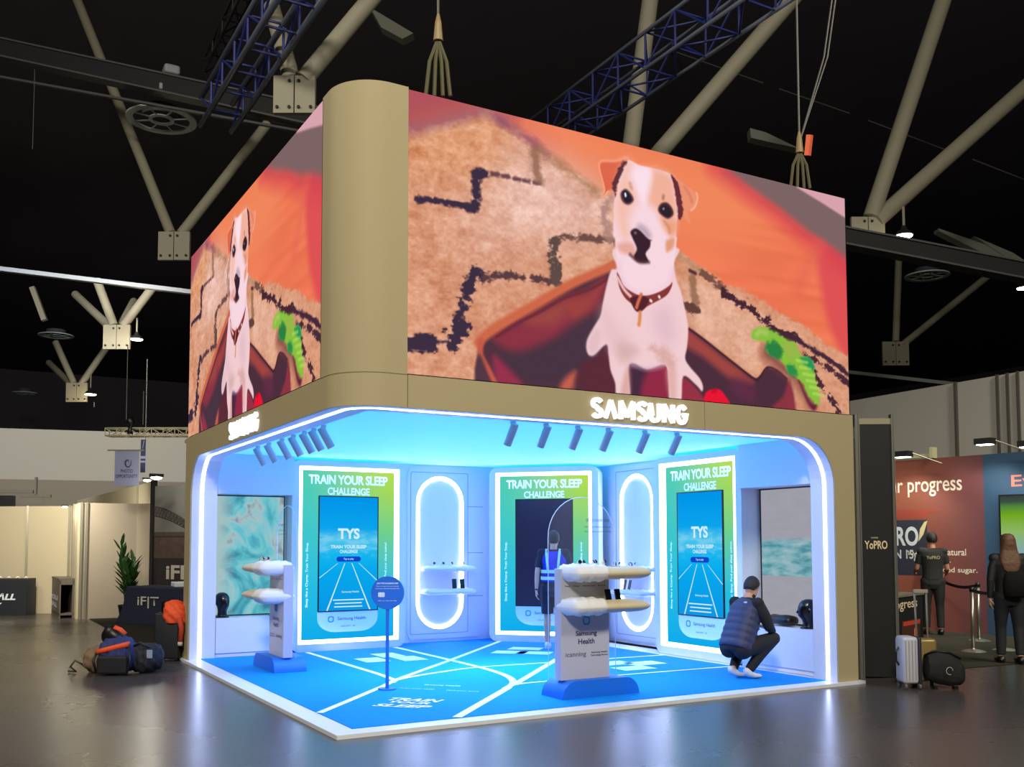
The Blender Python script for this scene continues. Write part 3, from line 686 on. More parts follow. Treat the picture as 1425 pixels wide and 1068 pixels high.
# ---------------------------------------------------------------- the two video screens (picture of a dog on a rug)
SW, SH = 5.54, 2.54
def uvs(s): return np.array([[float(a) for a in q.split(',')] for q in s.split()])*np.array([SW, SH])
def picture(nx, ny):
    gx, gy = np.meshgrid(np.linspace(0, SW, nx), np.linspace(0, SH, ny)); img = np.zeros((ny, nx, 3))
    rng = np.random.default_rng(3)
    def vnoise(sx, sy, seed=0):
        r = np.random.default_rng(seed); g = r.random((int(SH*sy)+3, int(SW*sx)+3)); X = gx*sx; Y = gy*sy
        i = X.astype(int); j = Y.astype(int); fx = X-i; fy = Y-j; fx = fx*fx*(3-2*fx); fy = fy*fy*(3-2*fy)
        return (g[j, i]*(1-fx)+g[j, i+1]*fx)*(1-fy)+(g[j+1, i]*(1-fx)+g[j+1, i+1]*fx)*fy
    fib = vnoise(9, 12, 1)*.4+vnoise(22, 30, 2)*.35+vnoise(50, 60, 4)*.25
    blotch = vnoise(2.2, 2.6, 5)*.6+vnoise(5, 5, 6)*.4
    def smooth(P, n=5, closed=True):
        out = []; N = len(P)
        rngi = range(N) if closed else range(N-1)
        for i in rngi:
            if closed: p0, p1, p2, p3 = P[(i-1) % N], P[i], P[(i+1) % N], P[(i+2) % N]
            else: p0, p1, p2, p3 = P[max(i-1, 0)], P[i], P[i+1], P[min(i+2, N-1)]
            for k in range(n):
                t = k/n; out.append(.5*((2*p1)+(p2-p0)*t+(2*p0-5*p1+4*p2-p3)*t*t+(3*p1-p0-3*p2+p3)*t**3))
        if not closed: out.append(P[-1])
        return np.array(out)
    def window(P, pad):
        x0 = max(0, int((P[:, 0].min()-pad)/SW*(nx-1))); x1 = min(nx, int((P[:, 0].max()+pad)/SW*(nx-1))+2)
        y0 = max(0, int((P[:, 1].min()-pad)/SH*(ny-1))); y1 = min(ny, int((P[:, 1].max()+pad)/SH*(ny-1))+2)
        return slice(y0, y1), slice(x0, x1)
    def dist(P, X, Y, closed):
        d = np.full(X.shape, 1e9); N = len(P)
        for i in range(N if closed else N-1):
            a = P[i]; b = P[(i+1) % N]; ab = b-a; L = ab@ab+1e-12
            t = np.clip(((X-a[0])*ab[0]+(Y-a[1])*ab[1])/L, 0, 1)
            d = np.minimum(d, (X-a[0]-t*ab[0])**2+(Y-a[1]-t*ab[1])**2)
        return np.sqrt(d)
    def put(w, m, rgb):
        c = np.array(rgb)/255.0
        img[w] = img[w]*(1-m[..., None])+c*m[..., None]
    def area(s, rgb, soft=.012, sm=True, alpha=1.0, rough=0.0):
        P = uvs(s); P = smooth(P) if sm else P; w = window(P, soft*2+.05); X = gx[w]; Y = gy[w]
        ins = np.zeros(X.shape, bool); N = len(P)
        for i in range(N):
            a = P[i]; b = P[(i+1) % N]
            c = ((a[1] > Y) != (b[1] > Y)); xx = a[0]+(Y-a[1])/(b[1]-a[1]+1e-12)*(b[0]-a[0]); ins ^= c & (X < xx)
        d = dist(P, X, Y, True); d = np.where(ins, d, -d)
        if rough: d = d+(fib[w]-.5)*rough
        m = np.clip(d/soft*.5+.5, 0, 1); m = m*m*(3-2*m)*alpha; put(w, m, rgb)
    def stroke(s, rgb, wd, soft=.01, sm=True, alpha=1.0, broken=0.0):
        P = uvs(s); P = smooth(P, closed=False) if sm else P; w = window(P, wd+soft*2); d = dist(P, gx[w], gy[w], False)
        if broken: d = d+(fib[w]-.5)*broken
        m = np.clip((wd-d)/soft*.5+.5, 0, 1)*alpha; put(w, m, rgb)
    # floorboards behind the rug
    t = gx/SW
    img[:] = (np.array([236, 118, 82])/255)[None, None]; 
    img[:] += ((vnoise(1.2, 14, 9)-.5)*.07)[..., None]*np.array([1, .9, .7])
    area("0.184,1.100 0.412,1.071 0.709,1.007 0.777,0.803 0.672,0.653 0.545,0.638 0.367,0.808 0.244,0.921 0.166,1.011", (240, 134, 92), .5)
    area("0.997,0.760 1.039,0.589 1.032,0.169 0.983,0.277 0.943,0.409 0.924,0.559 0.915,0.673 0.931,0.762", (222, 82, 84), .10)
    area("0.668,0.984 0.743,0.935 0.813,0.875 0.886,0.806 0.943,0.772 1.008,0.708 1.009,0.764 1.013,1.042 0.669,1.035", (122, 98, 98), .12, False)
    stroke("0.642,1.001 0.675,0.975 0.729,0.923 0.813,0.857 0.886,0.783 0.942,0.742 1.008,0.672", (214, 66, 80), .09, .14, alpha=.85)
    area("0.672,1.014 0.736,0.952 0.821,0.886 0.890,0.820 0.947,0.782 1.009,0.727 1.014,1.073", (124, 100, 100), .06, False)
    area("0.861,0.996 0.937,0.951 1.015,0.901 1.017,1.044 0.870,1.045", (216, 162, 172), .02, False)
    stroke("0.923,0.735 0.884,0.634 0.857,0.537", (222, 100, 84), .05, .12, alpha=.6)
    # top left strip of floor over the rug
    area("-0.016,1.029 0.184,1.077 0.201,0.970 0.143,0.982 0.098,0.943 0.024,0.870 -0.015,0.825", (176, 82, 90), .08)
    stroke("0.143,1.005 0.184,0.985 0.231,0.938 0.262,0.906", (220, 100, 86), .06, .2, alpha=.8)
    # rug
    rug = "-0.021,0.837 0.024,0.874 0.098,0.948 0.143,0.991 0.178,0.968 0.231,0.918 0.262,0.885 0.315,0.841 0.366,0.790 0.411,0.747 0.545,0.611 0.654,0.518 0.624,0.503 0.710,0.498 0.769,0.447 0.815,0.415 0.881,0.375 0.941,0.306 1.008,0.256 1.028,-0.092 0.154,-0.079 -0.023,-0.054"
    area(rug, (214, 150, 118), .03, False, rough=.08)
    area("0.154,0.846 0.243,0.863 0.366,0.778 0.399,0.640 0.243,0.503 0.126,0.453 0.112,0.594 0.143,0.718", (229, 180, 160), .5, alpha=.9)
    area("0.243,0.839 0.366,0.760 0.396,0.669 0.274,0.608 0.183,0.677", (232, 188, 176), .4, alpha=.8)
    area("0.561,0.456 0.627,0.474 0.709,0.394 0.768,0.348 0.737,0.249 0.736,0.152 0.678,0.201 0.570,0.318", (228, 176, 150), .12, alpha=.9)
    area("0.005,0.823 0.114,0.940 0.166,0.937 0.143,0.796 0.070,0.743 0.006,0.737", (214, 142, 96), .3, alpha=.8)
    P = uvs(rug); w = window(P, .1)
    rn = (fib-.5)*.26+(blotch-.5)*.11
    keep = np.zeros(gx.shape); X = gx; Y = gy; ins = np.zeros(X.shape, bool)
    for i in range(len(P)):
        a = P[i]; b = P[(i+1) % len(P)]; c = ((a[1] > Y) != (b[1] > Y)); xx = a[0]+(Y-a[1])/(b[1]-a[1]+1e-12)*(b[0]-a[0]); ins ^= c & (X < xx)
    img[:] += (ins*rn*(1-.35*np.clip(gx/3, 0, 1)))[..., None]*np.array([.8, 1.1, 1.2])
    # rug pattern
    dk = (62, 46, 66); br = (135, 92, 78)
    stroke("-0.015,0.841 0.021,0.873 0.098,0.949 0.137,0.986 0.172,0.971", (150, 92, 112), .035, .06, alpha=.8)
    stroke("0.166,0.971 0.201,0.945 0.231,0.918 0.256,0.885", (150, 84, 104), .035, .05, alpha=.85, broken=.06)
    stroke("0.250,0.894 0.299,0.846 0.337,0.808 0.370,0.780", (166, 118, 86), .03, .05, alpha=.8, broken=.08)
    stroke("0.016,0.616 0.043,0.621 0.078,0.625 0.100,0.622", dk, .028, .012, broken=.07)
    stroke("0.109,0.621 0.119,0.630 0.123,0.687 0.121,0.709", dk, .045, .015, broken=.09)
    stroke("0.123,0.749 0.137,0.759", dk, .05, .015, broken=.07)
    for sx in ("0.151,0.762 0.164,0.765", "0.173,0.764 0.183,0.765", "0.195,0.762 0.206,0.764", "0.213,0.762 0.224,0.762", "0.234,0.762 0.245,0.764"): stroke(sx, (110, 72, 78), .022, .012, broken=.03)
    stroke("0.234,0.882 0.237,0.837 0.240,0.792 0.245,0.776", (150, 104, 84), .045, .03, alpha=.85, broken=.06)
    stroke("-0.001,0.099 0.020,0.111 0.041,0.113", dk, .07, .015, broken=.14)
    stroke("0.044,0.117 0.071,0.128", dk, .018, .012, broken=.05)
    stroke("0.079,0.124 0.087,0.159 0.095,0.188", dk, .075, .015, broken=.2)
    stroke("0.084,0.201 0.098,0.248 0.098,0.270", dk, .04, .015, broken=.14)
    stroke("0.101,0.292 0.108,0.332", dk, .062, .015, broken=.17)
    stroke("0.112,0.355 0.120,0.391 0.131,0.378", dk, .055, .015, broken=.15)
    stroke("0.137,0.378 0.183,0.394 0.227,0.398 0.282,0.404", (92, 62, 66), .032, .014, broken=.12)
    stroke("0.275,0.409 0.279,0.468 0.273,0.536 0.277,0.560", (96, 74, 70), .055, .016, broken=.15)
    stroke("0.289,0.581 0.330,0.590 0.362,0.593 0.399,0.597", (110, 78, 72), .028, .014, broken=.09)
    stroke("0.392,0.602 0.384,0.659 0.381,0.718 0.396,0.760", (170, 130, 120), .055, .03, alpha=.8, broken=.12)
    stroke("0.582,0.503 0.585,0.445 0.591,0.382", (150, 110, 84), .04, .02, alpha=.9, broken=.07)
    stroke("0.567,0.384 0.598,0.375", (100, 66, 60), .035, .015, broken=.1)
    stroke("0.542,0.607 0.573,0.566 0.605,0.537", (176, 134, 106), .025, .03, alpha=.8, broken=.05)
    stroke("0.576,0.534 0.589,0.527", (80, 50, 60), .02, .012)
    stroke("0.605,0.532 0.654,0.488 0.634,0.494 0.659,0.477", (120, 80, 72), .035, .015, broken=.12)
    stroke("0.659,0.462 0.717,0.424 0.761,0.383 0.806,0.339 0.853,0.318", (70, 40, 52), .04, .012, broken=.15)
    stroke("0.853,0.312 0.900,0.272 0.949,0.234 1.007,0.178", (70, 42, 58), .028, .012, broken=.06)
    stroke("0.876,0.245 0.928,0.214 0.969,0.174 1.006,0.135", (74, 44, 56), .024, .012, broken=.12)
    stroke("0.903,0.174 0.914,0.123 0.942,0.064 0.975,0.001", (74, 42, 52), .034, .012, broken=.15)
    # dog bed
    area("0.123,-0.056 0.120,0.041 0.127,0.113 0.143,0.172 0.183,0.234 0.242,0.314 0.304,0.400 0.352,0.456 0.410,0.527 0.434,0.323 0.432,-0.036", (86, 50, 62), .02, False)
    area("0.151,0.162 0.201,0.224 0.242,0.274 0.292,0.333 0.336,0.368 0.381,0.435 0.365,0.341 0.332,0.262 0.294,0.195 0.248,0.145 0.212,0.104 0.180,0.119", (140, 52, 68), .08)
    area("0.212,0.233 0.251,0.288 0.292,0.327 0.291,0.264 0.260,0.227", (160, 76, 68), .09, alpha=.8)
    area("0.292,0.333 0.342,0.376 0.381,0.435 0.361,0.346 0.320,0.259", (160, 68, 64), .09, alpha=.9)
    area("0.143,0.144 0.183,0.109 0.260,0.165 0.335,0.275 0.387,0.276 0.386,0.075 0.303,0.025 0.218,0.009 0.166,0.088", (72, 52, 66), .09)
    area("0.154,0.091 0.177,0.063 0.212,-0.014 0.165,-0.022", (150, 50, 78), .05)
    stroke("0.126,0.135 0.143,0.172 0.183,0.231 0.242,0.311 0.304,0.395 0.352,0.450 0.402,0.503", (206, 104, 74), .045, .02)
    stroke("0.160,0.164 0.201,0.224 0.242,0.274 0.295,0.343 0.352,0.396 0.395,0.456", (112, 44, 56), .014, .012)
    stroke("0.131,0.141 0.130,0.092 0.143,0.045 0.157,-0.007", (196, 90, 72), .03, .015)
    area("0.122,-0.029 0.122,0.052 0.129,0.092 0.143,0.029 0.151,-0.024", (84, 56, 70), .03)
    area("0.284,-0.007 0.297,0.041 0.319,0.068 0.309,-0.003", (196, 96, 78), .05)
    area("0.328,0.087 0.367,0.147 0.400,0.184 0.432,-0.036 0.328,0.006", (92, 44, 56), .07)
    area("0.553,0.291 0.572,0.292 0.608,0.256 0.678,0.177 0.736,0.115 0.751,0.130 0.770,0.171 0.796,0.163 0.823,0.131 0.838,0.072 0.844,-0.051 0.530,-0.093", (76, 46, 60), .015, False)
    area("0.560,0.269 0.572,0.288 0.653,0.195 0.706,0.140 0.732,0.097 0.684,0.094 0.607,0.180 0.566,0.218", (160, 70, 66), .06)
    area("0.677,0.105 0.728,0.090 0.735,0.019 0.684,0.034", (96, 46, 70), .09)
    stroke("0.572,0.292 0.608,0.256 0.678,0.177 0.736,0.115 0.751,0.130 0.770,0.171 0.796,0.163 0.823,0.131", (60, 32, 46), .012, .01)
    area("0.779,-0.011 0.810,0.049 0.831,0.127 0.844,-0.051", (140, 52, 66), .04)
    area("0.539,0.001 0.555,0.086 0.595,0.037 0.615,-0.029", (150, 50, 70), .03)
    area("0.432,0.129 0.524,0.148 0.527,-0.028 0.427,-0.043", (72, 44, 64), .02)
    area("0.461,-0.038 0.473,0.098 0.524,0.128 0.527,-0.028", (146, 44, 70), .06)
    # toys
    area("0.608,0.022 0.616,0.044 0.637,0.055 0.653,0.044 0.671,-0.015 0.611,-0.012", (232, 24, 52), .015)
    stroke("0.628,0.043 0.636,0.050", (190, 10, 40), .012, .02)
    stroke("0.767,0.231 0.812,0.179 0.858,0.125 0.889,0.036", (124, 64, 60), .07, .08, alpha=.8)
    area("0.854,0.137 0.885,0.042 0.905,0.029 0.895,0.003 0.875,0.047", (96, 36, 56), .03)
    area("0.727,0.302 0.734,0.331 0.760,0.349 0.791,0.335 0.821,0.311 0.848,0.292 0.864,0.245 0.891,0.226 0.901,0.158 0.910,0.084 0.911,0.033 0.891,0.049 0.866,0.114 0.847,0.142 0.823,0.169 0.805,0.214 0.771,0.232 0.767,0.274 0.749,0.282 0.732,0.285", (134, 192, 62), .02, rough=.05)
    stroke("0.743,0.308 0.753,0.323 0.768,0.320", (168, 196, 96), .03, .02)
    area("0.767,0.274 0.798,0.287 0.813,0.241 0.797,0.213 0.771,0.232", (44, 128, 66), .03, rough=.08)
    area("0.820,0.193 0.843,0.197 0.851,0.149 0.831,0.151", (44, 140, 74), .03, rough=.06)
    area("0.860,0.232 0.892,0.232 0.899,0.183 0.879,0.192", (40, 150, 84), .03, rough=.06)
    area("0.813,0.291 0.848,0.292 0.856,0.244 0.828,0.219", (150, 182, 72), .04)
    for k in range(6): 
        a = uvs("0.851,0.218 0.905,0.051"); b = a[0]+(a[1]-a[0])*(k/6); 
        stroke('%.4f,%.4f %.4f,%.4f' % (b[0]/SW, (b[1]+.0)/SH, (b[0]+.16)/SW, (b[1]-.01)/SH), (186, 220, 100), .010, .02, False)
    # dog body
    body = "0.406,0.576 0.407,0.496 0.394,0.479 0.383,0.409 0.375,0.341 0.370,0.294 0.355,0.244 0.341,0.189 0.342,0.144 0.355,0.137 0.382,0.185 0.387,0.147 0.391,0.089 0.401,0.038 0.405,-0.021 0.433,-0.016 0.433,0.117 0.473,0.106 0.514,0.130 0.521,0.066 0.525,-0.018 0.550,-0.014 0.557,0.093 0.587,0.064 0.601,0.040 0.604,0.060 0.596,0.093 0.572,0.137 0.562,0.169 0.567,0.219 0.570,0.296 0.563,0.370 0.554,0.437 0.542,0.496 0.538,0.557 0.543,0.621"
    area(body, (240, 204, 208), .015)
    area("0.377,0.328 0.406,0.270 0.436,0.210 0.435,0.130 0.402,0.150 0.387,0.186 0.373,0.235", (226, 184, 190), .12, alpha=.6)
    area("0.494,0.345 0.525,0.360 0.540,0.275 0.524,0.216 0.493,0.264", (216, 176, 192), .12, alpha=.5)
    area("0.409,0.191 0.436,0.197 0.454,0.174 0.424,0.128 0.409,0.138", (206, 166, 162), .08, alpha=.6)
    area("0.477,0.193 0.508,0.206 0.536,0.150 0.524,0.128 0.500,0.157", (206, 150, 140), .06, alpha=.6, rough=.1)
    area("0.424,0.088 0.433,0.103 0.433,-0.016 0.412,-0.019", (216, 156, 146), .04, alpha=.7)
    area("0.516,0.106 0.539,0.117 0.538,-0.016 0.527,-0.018", (218, 160, 150), .05, alpha=.6)
    area("0.342,0.176 0.355,0.231 0.369,0.235 0.366,0.168 0.351,0.139", (222, 184, 192), .05, alpha=.7)
    stroke("0.439,0.118 0.473,0.108 0.508,0.126", (214, 176, 196), .015, .03, alpha=.7)
    # head
    area("0.525,0.927 0.540,0.918 0.564,0.894 0.581,0.878 0.593,0.867 0.598,0.846 0.591,0.805 0.580,0.785 0.573,0.781 0.578,0.730 0.567,0.749 0.558,0.766 0.552,0.739 0.545,0.750 0.539,0.823 0.529,0.894", (236, 146, 112), .012)
    stroke("0.595,0.866 0.597,0.846 0.591,0.809 0.581,0.788", (250, 180, 150), .010, .01)
    stroke("0.566,0.879 0.577,0.853 0.583,0.825", (196, 110, 90), .012, .02, alpha=.6)
    area("0.370,0.896 0.378,0.909 0.406,0.921 0.429,0.944 0.438,0.938 0.420,0.886 0.403,0.817 0.389,0.792 0.379,0.765 0.375,0.769 0.381,0.798 0.374,0.838 0.370,0.869", (222, 104, 76), .012)
    stroke("0.370,0.896 0.371,0.869 0.381,0.798 0.376,0.770 0.378,0.766 0.389,0.792", (252, 172, 138), .008, .008)
    stroke("0.371,0.899 0.378,0.909 0.406,0.921 0.429,0.943 0.435,0.940", (246, 152, 122), .014, .012)
    area("0.437,0.937 0.461,0.926 0.489,0.927 0.525,0.924 0.538,0.906 0.544,0.863 0.549,0.812 0.550,0.774 0.546,0.728 0.544,0.670 0.545,0.650 0.536,0.536 0.524,0.456 0.479,0.406 0.437,0.413 0.412,0.471 0.406,0.549 0.404,0.609 0.400,0.624 0.401,0.697 0.402,0.755 0.410,0.809 0.415,0.877 0.429,0.923", (247, 214, 224), .012)
    area("0.429,0.927 0.439,0.931 0.445,0.908 0.436,0.868 0.449,0.836 0.457,0.791 0.444,0.742 0.435,0.688 0.439,0.638 0.427,0.609 0.415,0.629 0.407,0.677 0.402,0.734 0.408,0.801 0.416,0.874", (244, 186, 166), .10, alpha=.85)
    area("0.489,0.925 0.525,0.922 0.538,0.898 0.545,0.840 0.549,0.782 0.545,0.727 0.538,0.672 0.523,0.682 0.509,0.714 0.498,0.755 0.479,0.785 0.482,0.845", (240, 172, 146), .08, alpha=.9)
    area("0.511,0.726 0.528,0.721 0.545,0.727 0.543,0.678 0.527,0.668", (234, 156, 118), .06, alpha=.8)
    stroke("0.517,0.717 0.526,0.698 0.528,0.676", (196, 120, 96), .012, .02, alpha=.6)
    area("0.445,0.904 0.478,0.922 0.489,0.904 0.482,0.845 0.469,0.777 0.457,0.806 0.449,0.854", (252, 226, 238), .06, alpha=.8)
    area("0.410,0.590 0.443,0.602 0.451,0.543 0.437,0.553 0.415,0.559", (226, 150, 130), .04, alpha=.7)
    area("0.521,0.642 0.539,0.655 0.537,0.619 0.523,0.594 0.519,0.607", (222, 140, 96), .03, alpha=.8)
    area("0.423,0.928 0.434,0.927 0.422,0.891 0.414,0.855 0.408,0.816 0.406,0.775 0.402,0.791 0.397,0.811 0.408,0.870", (96, 50, 58), .012, rough=.05)
    area("0.533,0.917 0.544,0.903 0.555,0.860 0.562,0.767 0.551,0.738 0.547,0.788 0.542,0.862", (104, 46, 54), .012, rough=.04)
    area("0.417,0.797 0.428,0.817 0.440,0.803 0.446,0.779 0.436,0.757 0.425,0.757 0.418,0.772", (92, 58, 66), .016)
    area("0.420,0.797 0.428,0.811 0.437,0.798 0.442,0.778 0.434,0.764 0.426,0.766", (44, 32, 48), .012)
    area("0.425,0.797 0.428,0.802 0.430,0.790 0.427,0.783", (236, 232, 244), .008)
    area("0.503,0.772 0.511,0.792 0.524,0.798 0.535,0.780 0.538,0.755 0.526,0.733 0.513,0.738 0.503,0.753", (78, 44, 50), .016)
    area("0.507,0.769 0.518,0.787 0.530,0.775 0.533,0.753 0.524,0.740 0.511,0.749", (46, 34, 44), .012)
    area("0.512,0.771 0.516,0.775 0.517,0.768 0.514,0.764", (140, 130, 150), .008)
    stroke("0.438,0.843 0.441,0.825", (190, 140, 110), .012, .02, alpha=.8)
    stroke("0.515,0.823 0.514,0.812", (140, 90, 70), .012, .02, alpha=.8)
    area("0.458,0.685 0.473,0.679 0.485,0.650 0.476,0.632 0.464,0.654 0.452,0.664", (176, 152, 168), .05, alpha=.8)
    area("0.438,0.647 0.448,0.665 0.460,0.660 0.476,0.636 0.486,0.629 0.484,0.629 0.482,0.601 0.472,0.571 0.478,0.540 0.456,0.532 0.445,0.550 0.452,0.584 0.443,0.622", (58, 34, 46), .014)
    area("0.446,0.649 0.450,0.654 0.452,0.646 0.448,0.641", (150, 120, 140), .012, alpha=.7)
    stroke("0.437,0.556 0.456,0.533 0.479,0.539", (86, 48, 52), .012, .02)
    stroke("0.412,0.511 0.415,0.465 0.437,0.413 0.479,0.406 0.522,0.454 0.535,0.522", (236, 196, 210), .02, .04, alpha=.6)
    # collar
    area("0.407,0.473 0.412,0.418 0.425,0.378 0.444,0.356 0.461,0.345 0.482,0.368 0.518,0.413 0.531,0.451 0.533,0.473 0.526,0.457 0.506,0.429 0.479,0.405 0.457,0.399 0.439,0.408 0.422,0.427 0.412,0.464", (134, 56, 54), .010)
    stroke("0.408,0.456 0.422,0.414 0.437,0.388", (236, 190, 190), .016, .01)
    area("0.437,0.384 0.463,0.398 0.478,0.386 0.467,0.345 0.451,0.331 0.440,0.355", (84, 36, 46), .012)
    stroke("0.461,0.403 0.455,0.376 0.450,0.348", (214, 110, 78), .018, .01)
    for sx in ("0.482,0.385 0.484,0.382", "0.502,0.406 0.503,0.403"): stroke(sx, (246, 226, 226), .014, .008, False)
    stroke("0.458,0.330 0.457,0.302 0.455,0.280", (222, 138, 84), .02, .012)
    # fine pixel grain of the display
    img[:] = np.clip(img+(rng.random(img.shape[:2])-.5)[..., None]*.012, 0, 1)
    return img
def screen_mesh(name, nx, ny):
    img = picture(nx, ny); c = np.where(img <= .04045, img/12.92, ((img+.055)/1.055)**2.4)
    gx, gz = np.meshgrid(np.linspace(0, SW, nx), np.linspace(0, SH, ny))
    co = np.zeros((ny*nx, 3), np.float32); co[:, 0] = gx.ravel(); co[:, 2] = gz.ravel()
    idx = np.arange(nx*ny).reshape(ny, nx); q = np.stack([idx[:-1, :-1], idx[:-1, 1:], idx[1:, 1:], idx[1:, :-1]], -1).reshape(-1, 4)
    me = bpy.data.meshes.new(name); me.vertices.add(len(co)); me.vertices.foreach_set('co', co.ravel())
    me.loops.add(q.size); me.loops.foreach_set('vertex_index', q.ravel().astype(np.int32))
    me.polygons.add(len(q)); me.polygons.foreach_set('loop_start', np.arange(0, q.size, 4, dtype=np.int32)); me.polygons.foreach_set('loop_total', np.full(len(q), 4, np.int32))
    me.update(); me.validate()
    at = me.color_attributes.new('picture', 'BYTE_COLOR', 'POINT'); col = np.ones((len(co), 4), np.float32); col[:, :3] = c.reshape(-1, 3); at.data.foreach_set('color', col.ravel())
    return me
m_led, nt, e = glow_nodes('video_picture'); ca = nt.nodes.new('ShaderNodeVertexColor'); ca.layer_name = 'picture'; nt.links.new(ca.outputs[0], e.inputs[0]); e.inputs[1].default_value = 1.0
scr_me = screen_mesh('display', 800, 366); scr_me.materials.append(m_led)
def video_screen(loc, rz, sx, label):
    t = empty('video_screen', loc, rz, label, 'video screen', 'large video screens over the stand')
    d = bpy.data.objects.new('display', scr_me); COL.objects.link(d); d.parent = t; d.scale = (sx, 1, 1)
    mb = MB(); mb.box(0, SW*sx, .002, .10, 0, SH); mb.box(SW*sx, SW*sx+.012, 0, .10, 0, SH+.005); mb.build('cabinet', M_black, t); return t
video_screen((.5875, 0, ZF+.008), 0, 1.0, 'large video screen over the right opening showing a white and tan dog')
video_screen((0, .5875+SW*1.006, ZF+.008), R(-90), 1.006, 'large video screen over the left opening, seen at a steep angle, showing the dog')

# ---------------------------------------------------------------- roof steel: V struts on node plates
M_strut = mat('cream_steel', (150, 145, 128), .6)
M_darksteel = mat('dark_steel', (22, 21, 25), .7)
M_edge = mat('beam_edge', (76, 74, 76), .6)
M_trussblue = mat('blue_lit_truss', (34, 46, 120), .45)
M_trussgrey = mat('truss_grey', (84, 90, 108), .45)
def v_strut(node, arms, rad, label, plate=.0, m=None):
    t = empty('roof_strut', node, 0, label, 'roof strut', 'V-shaped struts under the roof')
    N = Vector(node)
    for a in arms:
        d = Vector(a)-N; L = d.length
        mb = MB(); mb.tube([d.normalized()*plate*.45, d], rad, 18); smart(mb.build('arm', m or M_strut, t), 60)
    if plate:
        px = RT
        for s in (-1, 1):
            mb = MB(); T = Matrix(((px.x, -px.y, 0, 0), (px.y, px.x, 0, 0), (0, 0, 1, 0), (0, 0, 0, 1)))
            mb.box(s*.01 if s > 0 else -plate*.62, plate*.62 if s > 0 else -.01, -.05, .05, -plate*.72, plate*.42, T)
            p = mb.build('node_plate', m or M_strut, t)
            mb = MB()
            for q, z in ((.14, -plate*.55), (.5, -plate*.55), (.14, plate*.25)):
                c = px*(s*q*plate); mb.tube([(c.x-F.x*.04, c.y-F.y*.04, z), (c.x-F.x*.075, c.y-F.y*.075, z)], plate*.05, 8)
            mb.build('bolt', M_darksteel, p)
    return t
v_strut((1.76, 16.86, 9.02), [(-0.45, 21.58, 17.76), (4.07, 17.02, 12.59)], .125, 'cream V-shaped roof strut left of the left video screen', .62)
v_strut((1.88, 7.55, 9.04), [(1.92, 9.11, 11.23), (3.46, 7.05, 11.34)], .145, 'cream V-shaped roof strut just above the rounded corner of the stand', .55)
v_strut((8.98, 8.10, 8.79), [(9.98, 8.32, 13.91), (12.69, 6.20, 13.69)], .175, 'cream V-shaped roof strut rising from behind the right video screen', 0)
v_strut((15.34, 7.32, 8.85), [(17.76, 6.64, 15.37), (20.32, 5.88, 13.32)], .19, 'cream V-shaped roof strut right of the right video screen, beside a floodlight', .62)
v_strut((28.09, 16.74, 8.89), [(28.94, 17.14, 12.81), (31.98, 15.44, 11.99)], .13, 'thin cream V-shaped roof strut over the far grey wall at the right', .8)
v_strut((2.02, 28.28, 8.93), [(1.42, 29.06, 10.94), (3.15, 28.08, 10.69), (1.14, 33.24, 11.33), (3.12, 32.12, 11.05)], .15, 'distant V-shaped roof strut beside a lit floodlight, left of the stand', .75)
v_strut((2.16, 42.07, 8.88), [(1.26, 43.01, 11.25), (3.38, 41.81, 10.97), (1.31, 47.05, 10.91)], .15, 'farthest V-shaped roof strut, lowest at the left', .8)
def beam(name, a, b, h, w_, m, label, edges=True, cat='roof beam', group=None):
    a = Vector(a); b = Vector(b); t = empty(name, a, 0, label, cat, group); d = b-a; x = d.normalized(); u = Vector((0, 0, 1)); y = u.cross(x).normalized(); u = x.cross(y)
    T = Matrix(((x.x, y.x, u.x, 0), (x.y, y.y, u.y, 0), (x.z, y.z, u.z, 0), (0, 0, 0, 1)))
    mb = MB(); mb.box(0, d.length, -w_/2, w_/2, -h/2, h/2, T); mb.build('web', m, t)
    if edges:
        for s in (-1, 1): mb = MB(); mb.box(0, d.length, -w_/2-.05, w_/2+.05, s*h/2-.02, s*h/2+.02, T); mb.build('flange', M_edge, t)
    return t
beam('catwalk_beam', (-2.72, 18.54, 13.68), (4.60, 13.11, 11.21), .42, .3, M_darksteel, 'dark roof beam crossing the upper left above the round air diffuser')
beam('catwalk_beam', (-2.70, 18.47, 12.94), (4.68, 13.32, 10.96), .05, .1, M_edge, 'thin rail hung below the dark roof beam at the upper left', False)
beam('catwalk_beam', (14.03, 6.96, 8.34), (18.18, 4.63, 7.41), .36, .3, M_darksteel, 'dark roof beam running right from the right video screen under a floodlight')
beam('roof_purlin', (-2.31, 26.06, 10.15), (4.28, 23.47, 9.51), .13, .2, mat('pale_beam', (92, 99, 110), .5), 'pale grey roof beam running level behind the left video screen', False)
beam('roof_purlin', (25.29, 17.26, 7.96), (27.57, 13.69, 7.10), .12, .2, mat('grey_beam', (96, 98, 98), .5), 'grey roof beam meeting the top of the right grey wall', False)
for i, (a, b, nm) in enumerate((((12.04, 17.23, 18.43), (14.29, 16.00, 17.47), 'above the right screen, left piece'), ((17.91, 14.53, 17.06), (18.84, 14.07, 15.98), ''), ((16.13, 15.55, 17.08), (18.84, 14.07, 15.98), 'behind the blue truss, ending at the hoist cable'), ((19.63, 14.18, 16.03), (21.60, 13.11, 15.25), 'right of the hoist cable'), ((22.12, 12.82, 15.02), (24.28, 11.64, 14.08), 'crossing behind the right V strut'), ((25.03, 11.23, 13.78), (26.77, 10.28, 13.00), 'at the right edge'))):
    if nm: beam('roof_conduit', a, b, .035, .035, M_edge, 'thin pale roof conduit '+nm, False, 'conduit', 'thin conduits on the black roof')
beam('roof_fin', (-0.19, 36.27, 12.14), (0.28, 36.09, 10.79), .2, .25, M_strut, 'short pale steel piece at the far upper left', False)
M_fin = mat('fin_grey', (120, 122, 112), .6)
